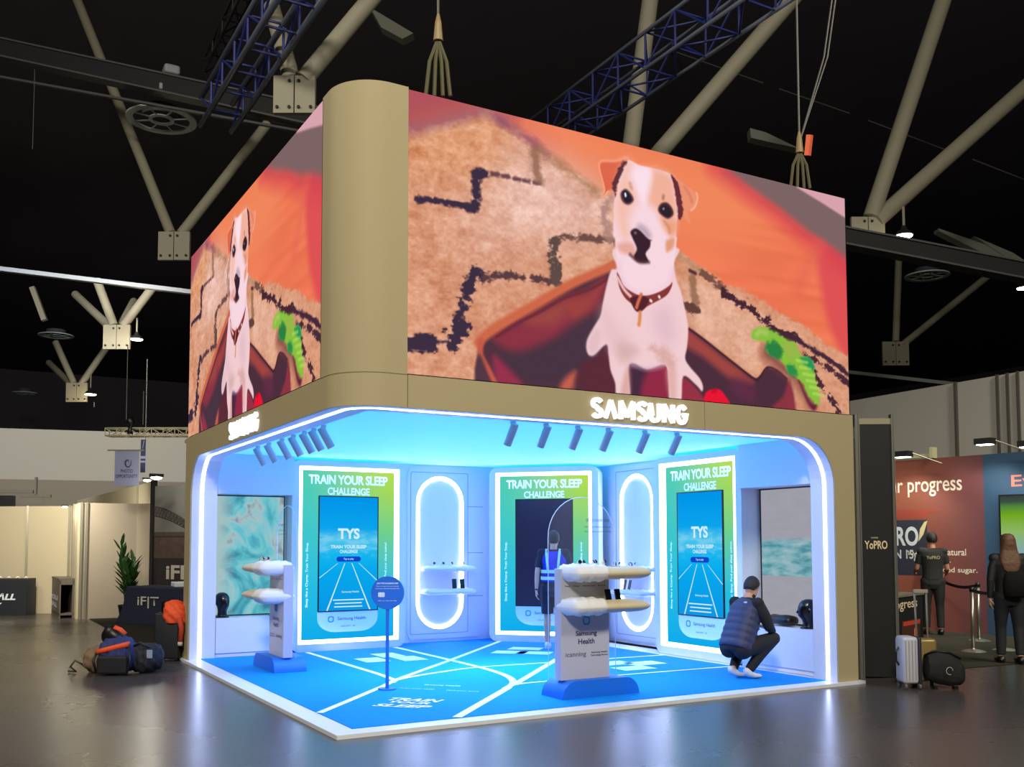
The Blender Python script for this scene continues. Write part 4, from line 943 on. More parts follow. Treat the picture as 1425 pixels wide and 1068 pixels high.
for pts, lab in ((((23.29, 11.25, 11.27), (24.57, 10.55, 10.76), (25.19, 10.22, 10.31), (24.85, 10.42, 10.31), (23.31, 11.24, 11.18)), 'larger pale wedge-shaped roof fin at the right'), (((25.15, 11.33, 11.34), (26.24, 10.74, 10.81), (26.85, 10.42, 10.35), (26.04, 10.86, 10.67)), 'thin pale wedge-shaped roof fin at the right edge'), (((16.07, 11.81, 13.09), (16.46, 11.60, 12.97), (17.25, 11.17, 12.53), (16.74, 11.45, 12.65), (16.10, 11.81, 12.82)), 'pale wedge-shaped roof fin left of the hoist'), (((6.49, 15.98, 15.90), (7.51, 15.44, 15.21), (7.26, 15.59, 15.06), (6.76, 15.86, 15.37)), 'pale wedge-shaped roof fin above the rounded corner')):
    mb = MB(); A = [Vector(p) for p in pts]; d = Vector((F.x, F.y, 0))*.35
    mb.loft([A, [p+d for p in A]]); tag(mb.build('roof_fin', M_fin), lab, 'roof fin', 'pale fins on the black roof')
# lattice trusses
def truss(name, a, b, wdir, w_, h, bay, rc, rb, mc, mbm, label, group='lattice trusses hung from the roof', diag=(0, 1, 2, 3)):
    a = Vector(a); b = Vector(b); t = empty(name, a, 0, label, 'truss', group); d = b-a; L = d.length; x = d/L; wv = Vector(wdir); wv = (wv-x*wv.dot(x)).normalized(); hv = x.cross(wv)
    if hv.z < 0: hv = -hv
    C4 = [(0, 0), (w_, 0), (w_, h), (0, h)]
    for cw, ch in C4:
        mb = MB(); o = wv*cw+hv*ch; mb.tube([o, o+d], rc, 8); mb.build('chord', mc, t, True)
    n = max(2, int(L/bay))
    for face in range(4):
        (w0, h0), (w1, h1) = C4[face], C4[(face+1) % 4]; mb = MB(); p = wv*w0+hv*h0; q = wv*w1+hv*h1
        for i in range(n):
            s0 = x*(L*i/n); s1 = x*(L*(i+1)/n); mb.tube([p+s0, q+s0], rb, 6); 
            if face in diag: mb.tube([p+s0, q+s1] if i % 2 == 0 else [q+s0, p+s1], rb, 6)
        mb.build('lacing', mbm, t)
    return t
truss('lattice_truss', (1.06, 4.06, 9.46), (1.06, 10.76, 9.49), (RT.x, RT.y, 0), .58, .55, .8, .055, .022, M_trussgrey, M_trussblue, 'blue-lit lattice truss in the upper left, running towards the round diffuser', diag=(1, 3))
truss('lattice_truss', (1.18, 6.66, 10.96), (1.20, 11.28, 10.76), (RT.x, RT.y, 0), .3, .3, .7, .03, .015, M_darksteel, M_darksteel, 'dark narrow lattice truss behind the blue-lit one in the upper left')
ta = Vector((6.92, 7.07, 9.40)); tb = Vector((6.82, 1.56, 9.40)); dd = (tb-ta).normalized(); side = Vector((0, 0, 1)).cross(dd)
truss('lattice_truss', ta-dd*1.5, tb, side, .62, .62, .75, .032, .018, M_trussgrey, M_trussblue, 'blue lattice truss rising right from behind the right video screen')
# round air diffusers
M_diff = mat('diffuser_teal_grey', (205, 222, 218), .6)
def diffuser(loc, r, label):
    t = empty('air_diffuser', loc, 0, label, 'air diffuser', 'round air diffusers under the roof')
    def ring(mb, r0, r1, h=.04):
        n = 40
        frame = [[(rr*math.cos(k*2*PI/n), rr*math.sin(k*2*PI/n), z) for k in range(n)] for rr, z in ((r0, 0), (r1, 0), (r1, h), (r0, h))]
        V = [[mb.bm.verts.new(p) for p in f] for f in frame]
        for a in range(4):
            for k in range(n): mb.bm.faces.new([V[a][k], V[a][(k+1) % n], V[(a+1) % 4][(k+1) % n], V[(a+1) % 4][k]])
    mb = MB(); ring(mb, r*.8, r); mb.build('outer_ring', M_diff, t)
    mb = MB(); ring(mb, r*.26, r*.36); mb.build('inner_ring', M_diff, t)
    mb = MB()
    for k in range(8): mb.box(r*.34, r*.82, -.012, .012, 0, .03, Matrix.Rotation(k*PI/4+.2, 4, 'Z'))
    mb.build('spoke', M_diff, t)
    mb = MB(); mb.tube([(0, 0, .06), (0, 0, .3)], r*.55, 32); mb.build('duct', M_roof, t)
diffuser((1.40, 16.86, 12.02), .83, 'large round air diffuser at the upper left, below the dark roof beam')
diffuser((1.48, 45.48, 12.02), .83, 'round air diffuser far left between two V struts')
diffuser((1.35, 66.60, 11.96), .83, 'farthest small round air diffuser at the left')
diffuser((29.91, 16.63, 11.97), .83, 'round air diffuser at the right between the arms of the thin V strut')
# hall floodlights
M_flood = glow('flood_lens', (255, 236, 200), 14)
def flood(loc, s, label, power=60):
    t = empty('floodlight', loc, 0, label, 'floodlight', 'lit floodlights under the roof')
    mb = MB(); mb.lathe([(s*.5, 0), (s*.9, .0), (s*.7, s*.35), (s*.35, s*.6), (s*.2, s*1.0)], n=20); smart(mb.build('housing', M_darksteel, t))
    mb = MB(); mb.lathe([(.0+s*.05, -.03), (s*.8, -.03), (s*.84, -.005)], n=20); mb.build('lens', M_flood, t)
    mb = MB(); mb.tube([(0, 0, s), (0, 0, s*3)], .03, 6); mb.build('hanger', M_strut, t)
    p = Vector(loc)-Vector((0, 0, .25)); lamp('POINT', p, power, (1, .85, .55), size=.2)
flood((15.65, 6.58, 8.53), .22, 'lit floodlight right of the right video screen', 18)
flood((2.46, 26.90, 8.54), .24, 'lit floodlight beside the distant V strut at the left', 90)
flood((2.60, 40.69, 8.52), .30, 'lit floodlight beside the farthest V strut at the left', 90)
flood((25.60, 10.04, 9.43), .22, 'lit floodlight cut by the right edge', 25)
mb = MB(); mb.box(-.18, .18, -.18, .18, 0, .22, bev=.06); o = mb.build('junction_box', mat('grey_white_plastic', (150, 152, 160), .5)); o.location = (1.39, 15.67, 12.64); tag(o, 'rounded pale box mounted on the dark roof beam at the upper left', 'equipment box')
mb = MB(); mb.box(-.12, .12, -.1, .1, 0, .15, bev=.02); o = mb.build('junction_box', MATS['grey_white_plastic']); o.location = (1.22, 15.57, 12.19); tag(o, 'small pale box below the rounded box on the dark roof beam', 'equipment box')
# hoists that carry the screens
M_chain = mat('chain_grey', (96, 94, 90), .5, metal=.4); M_sling = mat('sling_olive', (92, 88, 62), .8)
h0 = Vector((0.87, -0.01, 5.62)); h1 = Vector((5.43, 0.02, 5.62))
def hoist(base, top, hook, label, orange=False):
    t = empty('hoist', base, 0, label, 'hoist', 'hoists carrying the stand'); B = Vector(base)
    H = Vector(hook)-B; T = Vector(top)-B
    mb = MB(); mb.tube([H, T], .012, 6); mb.build('chain', M_chain, t)
    mb = MB(); mb.tube([H+Vector((0, 0, -.12)), H+Vector((0, 0, .05)), H+Vector((0, 0, .13))], [.045, .03, .012], 10); mb.build('hook', mat('hook_brass', (150, 130, 90), .4), t)
    for s in (-1, -.3, .4, 1):
        mb = MB(); e = Vector((RT.x*s*.11, RT.y*s*.11, 0)); mb.tube([H+Vector((0, 0, -.1)), e*.7+H*.5, e], .018, 6); mb.build('sling', M_sling, t)
    if orange:
        mb = MB(); mb.loft([[ (RT.x*a+.02*b, RT.y*a, z) for a, b in ((.02+z*.12, -1), (.065+z*.13, -1), (.065+z*.13, 1), (.02+z*.12, 1))] for z in (.38, .5, .62)]); mb.build('hook_block', mat('orange_plastic', (215, 90, 50), .5), t)
        mb = MB()
        for s in (0, .04): mb.tube([H, H+Vector((RT.x*(.3+s), RT.y*(.3+s), 1.0)), H+Vector((RT.x*(.55+s), RT.y*(.55+s), 2.6))], .01, 6)
        mb.build('spare_chain', M_chain, t)
    return t
ht = depth_h0 = Vector((h0.x, h0.y, 12)); hoist(h0, (h0.x, h0.y, 12), (h0.x, h0.y, 6.25), 'hoist with olive slings on the stand near the rounded corner')
hoist(h1, (h1.x, h1.y, 12), (h1.x, h1.y, 6.15), 'hoist with an orange hook block on the stand near its right end', True)
for i, (px, a) in enumerate((((1.14, 19.67, 6.92), 4.6), ((1.71, 20.58, 5.83), 4.6), ((2.28, 23.62, 7.29), 4.5), ((1.15, 26.65, 6.26), 5.6), ((-1.46, 16.26, 11.13), 11.2))):
    p = Vector(px); mb = MB(); zt_ = p.z if i < 4 else 12.35; zb_ = [4.9, 4.9, 4.7, 6.1, 10.5][i]
    mb.tube([(p.x, p.y, zb_), (p.x, p.y, zt_)], .012 if i < 4 else .007, 6); tag(mb.build('hanging_cable', M_chain), ['thin cable dropping to the small truss, left one', 'thin cable dropping to the small truss, right one', 'thin cable dropping to the small truss, behind the other two', 'thin cable dropping to the top of the far wall', 'thin cable with an eye hanging at the upper left'][i], 'cable', 'thin cables hanging from the roof')

# ---------------------------------------------------------------- left side of the hall
M_shell = mat('cream_shell_panel', (196, 184, 154), .7); M_shellpost = mat('shell_post', (150, 144, 128), .4, metal=.4)
M_taupe = mat('taupe_panel', (164, 152, 134), .7)
def wall_run(name, a, b, z0, z1, m, label, posts=(), group='cream booth walls on the left', th=.05):
    t = empty(name, (a[0], a[1], 0), 0, label, 'partition wall', group); o = Vector((a[0], a[1]))
    A = Vector((a[0], a[1]))-o; B = Vector((b[0], b[1]))-o; d = B-A; n = Vector((-d.y, d.x)).normalized()
    if n.dot(o-Vector((-2.8, -7.7))) < 0: n = -n
    mb = MB(); mb.prism([tuple(A), tuple(B), tuple(B+n*th), tuple(A+n*th)], 'z', z0, z1); mb.build('panel', m, t)
    for f in posts:
        c = A+d*f-n*.02; mb = MB(); mb.box(c.x-.025, c.x+.025, c.y-.02, c.y+.02, 0, z1+.01); mb.build('post', M_shellpost, t)
    return t
wall_run('partition_wall', (-2.69, 18.65, 1.74), (-0.39, 16.98, 1.73), 0, 2.49, M_shell, 'cream booth wall behind the dark counter at the left edge', (.62, .985))
wall_run('partition_wall', (-0.39, 16.98, 1.73), (-0.45, 15.11, 1.72), 0, 2.49, M_shell, 'narrow cream side wall of the left booth, behind the grey cabinet', (.55,))
wall_run('partition_wall', (-0.40, 15.02, 1.72), (0.72, 14.95, 1.72), 0, 2.49, M_taupe, 'taupe booth wall between the grey cabinet and the plant', (0.01, .1))
wall_run('partition_wall', (0.72, 14.95, 1.72), (1.01, 14.61, 1.72), 0, 2.49, M_taupe, 'taupe return wall behind the plant, beside the mural', ())
wall_run('partition_wall', (0.65, 26.09, 1.78), (1.08, 14.98, 1.72), 2.3, 3.0, M_shell, 'tall cream fascia rising behind the taupe booth wall', (.85,))
# mural
mu0 = Vector((1.00, 14.56, 1.72)); mu1 = Vector((1.84, 13.04, 1.71))
def mural():
    t = empty('mural_wall', (mu0.x, mu0.y, 0), 0, 'mural wall with a steel arch bridge, a crowd and white lettering', 'mural'); o = Vector((mu0.x, mu0.y, 0))
    x = Vector((mu1.x-mu0.x, mu1.y-mu0.y, 0)); L = x.length; M = frameM((0, 0, 0), x, (0, 0, 1))
    def pane(nm, m, u0, u1, z0, z1, off=.0):
        mb = MB(); mb.box(u0, u1, z0, z1, -.04+off, off, M); return mb.build(nm, m, t)
    pane('sky_print', mat('mural_sky', (112, 112, 108), .7), 0, L, 1.86, 2.86)
    pane('crowd_print', mat('mural_crowd', (78, 62, 58), .7, noise=.75, nscale=9), 0, L, 1.3, 1.86)
    pane('dark_print', mat('mural_dark', (40, 34, 36), .7), 0, L, .72, 1.3)
    pane('ground_print', mat('mural_ground', (150, 116, 84), .7), 0, L, .1, .72)
    mb = MB(); n = 18
    up = [(L*(i/n), 2.42-.75*(i/n)**1.6) for i in range(n+1)]; lo = [(L*(i/n), 2.22-.62*(i/n)**1.5) for i in range(n+1)]
    for i in range(n):
        for a, b in ((up[i], up[i+1]), (lo[i], lo[i+1]), (up[i], lo[i]), (up[i], lo[i+1]), (up[i+1], lo[i])):
            mb.tube([M @ Vector((a[0], a[1], .004)), M @ Vector((b[0], b[1], .004))], .014, 4)
    mb.build('bridge_print', mat('mural_bridge', (62, 58, 56), .7), t)
    mb = MB(); mb.box(0, L, 1.76, 1.79, 0, .012, M); mb.build('bridge_deck', MATS['mural_bridge'], t)
    text('lettering', 'iFIT', M @ Matrix.Translation((.95, 1.0, .006)), 1.0, .30, mat('mural_white', (190, 180, 170), .6), t, .002, .03)
    mb = MB(); mb.box(-.06, .04, 0, 3.0, -.06, .04, M); mb.build('post', M_darksteel, t)
mural()
# dark carpet of that booth
mb = MB(); c = [(-0.20, 14.97, 0.00), (-0.20, 10.45, 0.00), (-0.03, 5.77, 0.00), (2.63, 13.72, 0.00), (1.47, 17.10, 0.00)]
mb.face([(p[0], p[1], .006) for p in c]); o = mb.build('dark_carpet', mat('carpet_charcoal', (44, 40, 38), .95, spec=.1)); tag(o, 'dark carpet under the navy table at the left', 'carpet')
# counter with lettering
def facing_box(name, a, b, dp, z0, z1, m, parent, off=(0, 0)):
    A = Vector((a[0]-off[0], a[1]-off[1])); B = Vector((b[0]-off[0], b[1]-off[1])); d = B-A; n = Vector((-d.y, d.x)).normalized()
    if n.dot(Vector(a[:2])-Vector((-2.8, -7.7))) < 0: n = -n
    mb = MB(); mb.prism([tuple(A), tuple(B), tuple(B+n*dp), tuple(A+n*dp)], 'z', z0, z1); return mb.build(name, m, parent)
ca, cb = (-2.22, 17.43, 0.00), (-1.30, 16.86, 0.00)
t = empty('demo_counter', (cb[0], cb[1], 0), 0, 'dark counter with white lettering cut by the left edge', 'counter')
M_cd = mat('counter_charcoal', (38, 42, 48), .5)
facing_box('body', ca, cb, .4, 0, .80, M_cd, t, cb); facing_box('top', ca, cb, .4, .80, .83, mat('counter_top', (60, 60, 60), .4), t, cb)
xd = Vector((cb[0]-ca[0], cb[1]-ca[1], 0)); fx = Vector((-.55, 0, 0)); xdn = xd.normalized()
nrm = Vector((xdn.y, -xdn.x, 0))
text('lettering', 'PICKLEB\u039bLL', frameM(tuple(xdn*-.92+nrm*.004+Vector((0, 0, .42))), xd, (0, 0, 1)), 1.35, .15, M_mark, t, .002, .04, shear=.25)
text('lettering', 'COMPANY', frameM(tuple(xdn*-1.0+nrm*.004+Vector((0, 0, .22))), xd, (0, 0, 1)), .9, .13, M_mark, t, .002, .04, shear=.25)
for k in range(4):
    mb = MB(); mb.ball((0, 0, .02), (.035, .02, .02), 1); mb.tube([(-.04, 0, 0), (0, 0, .03), (.04, 0, 0)], .008, 5); o = mb.build('sunglasses_clip', M_whiteg); p = xdn*(-.12-.2*k); o.location = (cb[0]+p.x+nrm.x*-.2, cb[1]+p.y-nrm.y*.2, .835)
    tag(o, ['rightmost', 'second from the right', 'third from the right', 'leftmost in view'][k]+' small pale item on the dark counter at the left edge', 'small item', 'small items on the dark counter')
# grey open cabinet
ka, kb, kc = (-0.75, 17.60, 0.00), (-0.74, 15.53, 0.00), (-0.36, 15.55, 0.00)
t = empty('display_cabinet', (kb[0], kb[1], 0), 0, 'grey open display cabinet with side lettering beside the taupe wall', 'cabinet')
M_kg = mat('cabinet_grey', (98, 90, 82), .5); kb2 = Vector(kb[:2])
sd = Vector(ka[:2])-kb2; fr_ = Vector(kc[:2])-kb2
def kpanel(nm, pts, z0, z1, m=M_kg): mb = MB(); mb.prism([tuple(p) for p in pts], 'z', z0, z1); return mb.build(nm, m, t)
sn = fr_.normalized()*.03; fn = sd.normalized()*.03; O = Vector((0, 0))
sp_ = kpanel('side_panel', [O, sd, sd+sn, sn], 0, .82); kpanel('side_panel', [fr_, fr_+sd, fr_+sd-sn*4, fr_-sn*4], 0, .82)
kpanel('top', [O-sn*.3, sd-sn*.3, sd+fr_+sn*.3, fr_+sn*.3], .82, .86); kpanel('shelf', [O, sd, sd+fr_, fr_], .06, .10); kpanel('rail', [O, fn, fn+fr_, fr_], .72, .82)
Mx = frameM(tuple((sd*.5-sn*.15).to_3d()+Vector((0, 0, .42))), tuple((-sd).to_3d()), (0, 0, 1))
text('lettering', 'PICKLE', Mx, sd.length*.75, .10, M_mark, sp_, .002, .03); text('lettering', 'B\u039bLL', Mx @ Matrix.Translation((0, -.16, 0)), sd.length*.6, .10, M_mark, sp_, .002, .03)
mb = MB(); c0 = (fr_*.45+sd*.5).to_3d()
mb.tube([c0+Vector((0, 0, .70)), c0+Vector((.05, 0, .5)), c0+Vector((.02, .03, .32)), c0+Vector((.1, 0, .16))], [.03, .045, .035, .02], 8); o = mb.build('hanging_bag', M_black, None, True); o.location = (kb[0], kb[1], 0); tag(o, 'black strap bag hanging inside the grey cabinet', 'bag')
# plant
def plant(loc):
    t = empty('potted_plant', loc, 0, 'tall green leafy plant behind the navy table', 'plant')
    mb = MB(); mb.lathe([(.12, 0), (.17, .3), (.18, .34), (.16, .34), (.15, .3)], n=20); mb.build('pot', M_black, t, True)
    rnd = random.Random(4); lm = mat('leaf_green', (52, 92, 40), .45, noise=.35, nscale=5)
    stems = []
    for s in range(9):
        a = s*2.4; mb = MB(); top = Vector((math.cos(a)*.14, math.sin(a)*.14, .95+rnd.random()*.6)); mb.tube([(math.cos(a)*.04, math.sin(a)*.04, .3), top*.6+Vector((0, 0, .15)), top], [.012, .01, .006], 6)
        st = mb.build('stem', mat('stem_green', (70, 96, 48), .6), t, True); mb = MB()
        for k in range(13):
            f = .25+.75*k/12; p = Vector((math.cos(a)*.14*f, math.sin(a)*.14*f, .3+(top.z-.3)*f)); b = a+k*2.2+rnd.random(); el = .5+.5*f+rnd.random()*.3
            d = Vector((math.cos(b)*math.cos(el), math.sin(b)*math.cos(el), math.sin(el))); L = .30+.1*rnd.random(); sdv = Vector((-math.sin(b), math.cos(b), 0)); wd = .045
            q = [p, p+d*L*.35+sdv*wd, p+d*L*.75+sdv*wd*.7-Vector((0, 0, .01)), p+d*L-Vector((0, 0, .03)), p+d*L*.75-sdv*wd*.7-Vector((0, 0, .01)), p+d*L*.35-sdv*wd]
            m_ = [p+d*L*.35-Vector((0, 0, .012)), p+d*L*.75-Vector((0, 0, .02))]
            V = [mb.bm.verts.new(v) for v in q]; Wm = [mb.bm.verts.new(v) for v in m_]
            for fcs in ((V[0], V[1], Wm[0]), (V[1], V[2], Wm[1], Wm[0]), (V[2], V[3], Wm[1]), (V[3], V[4], Wm[1]), (V[4], V[5], Wm[0], Wm[1]), (V[5], V[0], Wm[0])): mb.bm.faces.new(fcs)
        tag(mb.build('foliage', lm, st), kind='stuff')
plant((0.40, 13.93, 0.00))
# navy table
ta_, tb_ = Vector((0.31, 13.34, 0.00)), Vector((1.28, 11.77, 0.00)); M_navy = mat('navy_cloth', (26, 32, 58), .8, bump=.2, nscale=8)
t = empty('cloth_table', (ta_.x, ta_.y, 0), 0, 'table under a navy cloth with white lettering, beside the plant', 'table')
x = (tb_-ta_); L = x.length; xn = x.normalized(); yn = Vector((-xn.y, xn.x, 0))
def P_(u, v, z): p = xn*u+yn*v; return (p.x, p.y, z)
mb = MB(); mb.loft([[P_(0, .02, .75), P_(L, .02, .75), P_(L, .7, .75), P_(0, .7, .75)], [P_(-.02, 0, .72), P_(L+.02, 0, .72), P_(L+.02, .72, .72), P_(-.02, .72, .72)], [P_(-.07, -.03, .35), P_(L+.05, -.03, .35), P_(L+.05, .75, .35), P_(-.07, .75, .35)], [P_(-.22, -.08, .01), P_(L+.1, -.08, .01), P_(L+.1, .8, .01), P_(-.28, .8, .01)]])
cl = mb.build('tablecloth', M_navy, t)
Mt = frameM(P_(.66, -.045, .44), xn, (0, 0, 1)); text('lettering', 'iF|T', Mt, .60, .23, mat('iron_white', (205, 200, 190), .6), cl, .004, .012)
mb = MB(); mb.box(-.3, .3, -.2, .2, 0, .1, bev=.02); o = mb.build('white_box', M_white); p = Vector(P_(1.35, .35, .752)); o.location = (ta_.x+p.x, ta_.y+p.y, .752); tag(o, 'flat white box on the navy table', 'box')
# banners
M_lav = mat('lavender_banner', (122, 126, 156), .8)
b0 = Vector((0.06, 13.60, 3.51)); b1 = Vector((0.49, 13.35, 3.51)); bz0 = ((0.08, 13.63, 2.80))[2]; wd = (b1-b0).length; hh = b0.z-bz0
t = empty('hanging_banner', (b0.x, b0.y, bz0), 0, 'hanging lavender banner reading PHOTO OPPORTUNITY with a spiral mark', 'banner'); x = (b1-b0); x.z = 0
Mb = frameM((0, 0, 0), x, (0, 0, 1)); mb = MB(); mb.box(0, wd, 0, hh, -.01, 0, Mb); mb.build('cloth', M_lav, t)
text('lettering', 'PHOTO', Mb @ Matrix.Translation((wd*.5, hh*.42, .003)), wd*.5, .075, M_blueprint, t, .001, .02); text('lettering', 'OPPORTUNITY', Mb @ Matrix.Translation((wd*.5, hh*.27, .003)), wd*.9, .075, M_blueprint, t, .001, .02)
mb = MB(); sp = [Mb @ Vector((wd*.5+.075*(1-k/26)*math.cos(-k*.36+.6)+.02, hh*.66+.11*(1-k/30)*math.sin(-k*.36+.6), .006)) for k in range(20)]; mb.tube(sp, [.004+.012*math.sin(PI*k/19) for k in range(20)], 6); mb.build('spiral_mark', M_blueprint, t, True)
mb = MB(); mb.box(-.15, wd+.1, hh, hh+.03, -.02, .01, Mb); mb.build('top_bar', M_alu, t)
c0 = Vector((0.68, 14.37, 3.85)); c1 = Vector((0.77, 14.32, 3.85)); cz0 = ((0.70, 14.41, 3.14))[2]; wd = (c1-c0).length; hh = c0.z-cz0; x = c1-c0; x.z = 0
t = empty('hanging_banner', (c0.x, c0.y, cz0), 0, 'narrow navy banner with a white stripe mark hung from the small truss', 'banner'); Mb = frameM((0, 0, 0), x, (0, 0, 1))
mb = MB(); mb.box(0, wd, 0, hh, -.01, 0, Mb); mb.build('cloth', mat('banner_navy', (58, 62, 104), .8), t)
mb = MB(); mb.prism([(wd*.55, hh*.95), (wd*.7, hh*.97), (wd*.45, hh*.72), (wd*.35, hh*.72)], 'z', .001, .003, Mb); mb.box(0, wd, hh*.42, hh*.5, .001, .003, Mb); mb.box(0, wd, hh*.3, hh*.36, .001, .003, Mb); mb.build('stripe', mat('banner_pale', (160, 164, 190), .7), t)
sa = Vector((0.14, 15.82, 4.09)); sb = Vector((1.96, 14.78, 4.01)); sa.z = sb.z = 4.05
truss('lattice_truss', sa, sb, (F.x, F.y, 0), .25, .17, .25, .018, .010, mat('truss_cream', (186, 180, 150), .5), MATS['truss_cream'], 'small pale lattice truss hung level left of the stand')
t = empty('truss_motor', (0.63, 15.54, 4.09), 0, 'small dark chain motor standing on the pale truss', 'motor')
mb = MB(); mb.tube([(0, 0, 0), (0, 0, .08), (.02, 0, .2), (0, 0, .28), (.02, 0, .4)], [.07, .05, .06, .1, .03], 10); mb.build('body', M_black, t, True); mb = MB(); mb.tube([(-.07, 0, .3), (0, 0, .4), (.07, 0, .3)], .015, 6); mb.build('handle', M_alu, t)
# small booth lamps
M_arm = glow('arm_lamp_lens', (250, 240, 210), 10)
def arm_lamp(loc, label, s=.07, power=6, tgt=None, col=(1, .95, .82)):
    t = empty('arm_lamp', loc, 0, label, 'lamp', 'small booth lamps'); mb = MB(); mb.box(-s, s, -s*.5, s*.5, 0, s*.5); mb.build('head', M_darksteel, t)
    mb = MB(); mb.ball((0, 0, -.012), (s*.85, s*.6, s*.35), 2); mb.build('lens', M_arm, t, True); mb = MB(); mb.tube([(0, 0, s*.4), (F.x*.3, F.y*.3, .0)], .008, 6); mb.build('arm', M_alu, t)
    if power: p = Vector(loc)+Vector((0, 0, -.18)); lamp('POINT', p, power, col, size=.06)
arm_lamp((-0.64, 15.92, 2.44), 'small lamp on the cream wall, leftmost of the row')
arm_lamp((0.08, 16.55, 2.46), 'small lamp in the middle of the row above the taupe wall', .05, 4)
arm_lamp((0.32, 16.40, 2.52), 'small lamp right end of the row above the taupe wall', .06, 4)
arm_lamp((0.65, 13.30, 2.92), 'smaller bright lamp above the mural post', .09, 8)
arm_lamp((0.72, 12.67, 2.94), 'brightest lamp above the mural post beside the stand', .13, 25)
lamp('SPOT', (-1.50, 13.93, 3.29), 520, (1, .93, .78), (-1.26, 17.05, 1.24), .1, 120)
# air duct on the far lower wall
da = Vector((-1.74, 33.12, 3.59)); db = Vector((-0.76, 32.79, 3.60))
t = empty('roller_door', (da.x, da.y, 0), 0, 'dark roller shutter box with pipes on the far wall at the left', 'shutter box'); 
xx = db-da; xx.z = 0; Md = frameM((0, 0, 0), xx, (0, 0, 1)); mb = MB(); mb.box(0, xx.length, 2.9, 3.4, 0, .3, Md); mb.build('box', M_black, t)
mb = MB(); mb.box(0, xx.length*1.6, 3.5, 3.62, 0, .15, Md); mb.box(xx.length*1.2, xx.length*2.2, 3.35, 3.45, 0, .15, Md); mb.box(xx.length*1.65, xx.length*1.72, 3.4, 4.1, 0, .15, Md); mb.build('pipe', mat('pipe_grey', (110, 104, 98), .6), t)

# ---------------------------------------------------------------- right side of the hall: the yoghurt booth
tw0, tw1 = Vector((6.53, .27, 0)), Vector((6.93, .03, 0))
t = empty('banner_tower', (tw0.x, tw0.y, 0), 0, 'tall black banner tower with small cream lettering in a grey metal frame', 'banner tower')
x = tw1-tw0; L = x.length; Mt = frameM((0, 0, 0), x, (0, 0, 1))
mb = MB(); mb.box(.055, L-.035, .02, 3.02, -.06, -.02, Mt); pn = mb.build('banner_panel', mat('banner_black', (14, 15, 18), .6), t)
for u0, u1 in ((0, .035), (.04, .055), (L-.035, L-.015), (L-.012, L)): mb = MB(); mb.box(u0, u1, 0, 3.14, -.08, 0, Mt); mb.build('upright', M_alu, t)
mb = MB(); mb.box(0, L, 3.02, 3.09, -.06, -.015, Mt); mb.build('top_rail', mat('rail_beige', (150, 142, 116), .5), t)
mb = MB(); mb.box(-.12, -.005, 0, 3.0, -.2, -.1, Mt); mb.build('side_panel', mat('beige_side', (160, 148, 122), .6), t)
text('lettering', 'YoPRO', Mt @ Matrix.Translation((L*.48, 1.575, -.017)), .27, .10, mat('cream_print', (225, 205, 165), .6), pn, .002, .02); text('lettering', 'DANONE', Mt @ Matrix.Translation((L*.45, 1.66, -.017)), .08, .018, MATS['cream_print'], pn, .001)
# the booth's graphic wall
ga, gb, gc_ = Vector((12.46, 5.32, 1.58)), Vector((12.83, 2.90, 1.58)), Vector((12.98, 1.67, 1.58))
def gmat(name, c0, c1, c2, L):
    m = mat(name, c0, .6); nt = m.node_tree; b = nt.nodes['Principled BSDF']; tc = nt.nodes.new('ShaderNodeTexCoord'); sp = nt.nodes.new('ShaderNodeSeparateXYZ'); nt.links.new(tc.outputs['Object'], sp.inputs[0])
    mr = nt.nodes.new('ShaderNodeMapRange'); mr.inputs['From Max'].default_value = L; nt.links.new(sp.outputs['X'], mr.inputs['Value'])
    nt.links.new(ramp(nt, mr.outputs[0], [(0, c0), (.6, c1), (1, c2)]), b.inputs['Base Color']); return m
def gwall(name, a, b, m, label, z1):
    t = empty(name, (a.x, a.y, 0), math.atan2(b.y-a.y, b.x-a.x), label, 'graphic wall'); L = (b-a).length
    mb = MB(); mb.box(0, L, 0, .08, 0, z1); mb.build('panel', m, t); return t, L
Lg = (gb-ga).length
gw, L = gwall('graphic_wall', ga, gb, gmat('red_brown_print', (158, 92, 66), (132, 74, 62), (100, 58, 66), Lg), 'red-brown graphic wall reading progress with a yoghurt pouch', 3.14)
fr2 = lambda u, z: frameM((u, -.004, z), (1, 0, 0), (0, 0, 1))
wpr = mat('warm_white_print', (232, 222, 206), .6)
text('lettering', 'Fuel your progress', fr2(Lg*.385, 2.63), 2.25, .37, wpr, gw, .002, .01)
mb = MB(); mb.box(.3, Lg*.57, -.003, 0, 1.0, 2.02); mb.build('pouch_print', mat('pouch_navy', (44, 46, 62), .6), gw)
mb = MB(); mb.prism([(.3, 2.02), (Lg*.57, 2.06), (Lg*.58, 2.14), (Lg*.68, 2.17), (Lg*.68, 2.20), (.3, 2.22)], 'y', -.005, -.001); mb.build('pouch_seal_print', mat('pouch_red', (150, 66, 54), .6), gw)
text('lettering', 'TYPICAL EVERYWHERE | 3 SPEC', fr2(Lg*.38, 2.11), Lg*.30, .06, wpr, gw, .002, .01)
text('lettering', 'YoPRO', fr2(Lg*.29, 1.72), Lg*.42, .36, mat('pouch_white', (196, 206, 214), .6), gw, .002, .03)
text('lettering', 'PROTEIN 15g', fr2(Lg*.275, 1.36), Lg*.44, .22, MATS['pouch_white'], gw, .002, .02)
mb = MB(); mb.prism([(Lg*.50, 1.62), (Lg*.54, 1.75), (Lg*.575, 2.0), (Lg*.55, 1.98), (Lg*.515, 1.85)], 'y', -.006, -.002); mb.build('spoon_print', mat('spoon_cream', (210, 196, 150), .5), gw)
text('lettering', 'no artificial natural', fr2(Lg*.63, 1.43), Lg*.46, .12, wpr, gw, .002, .01, )
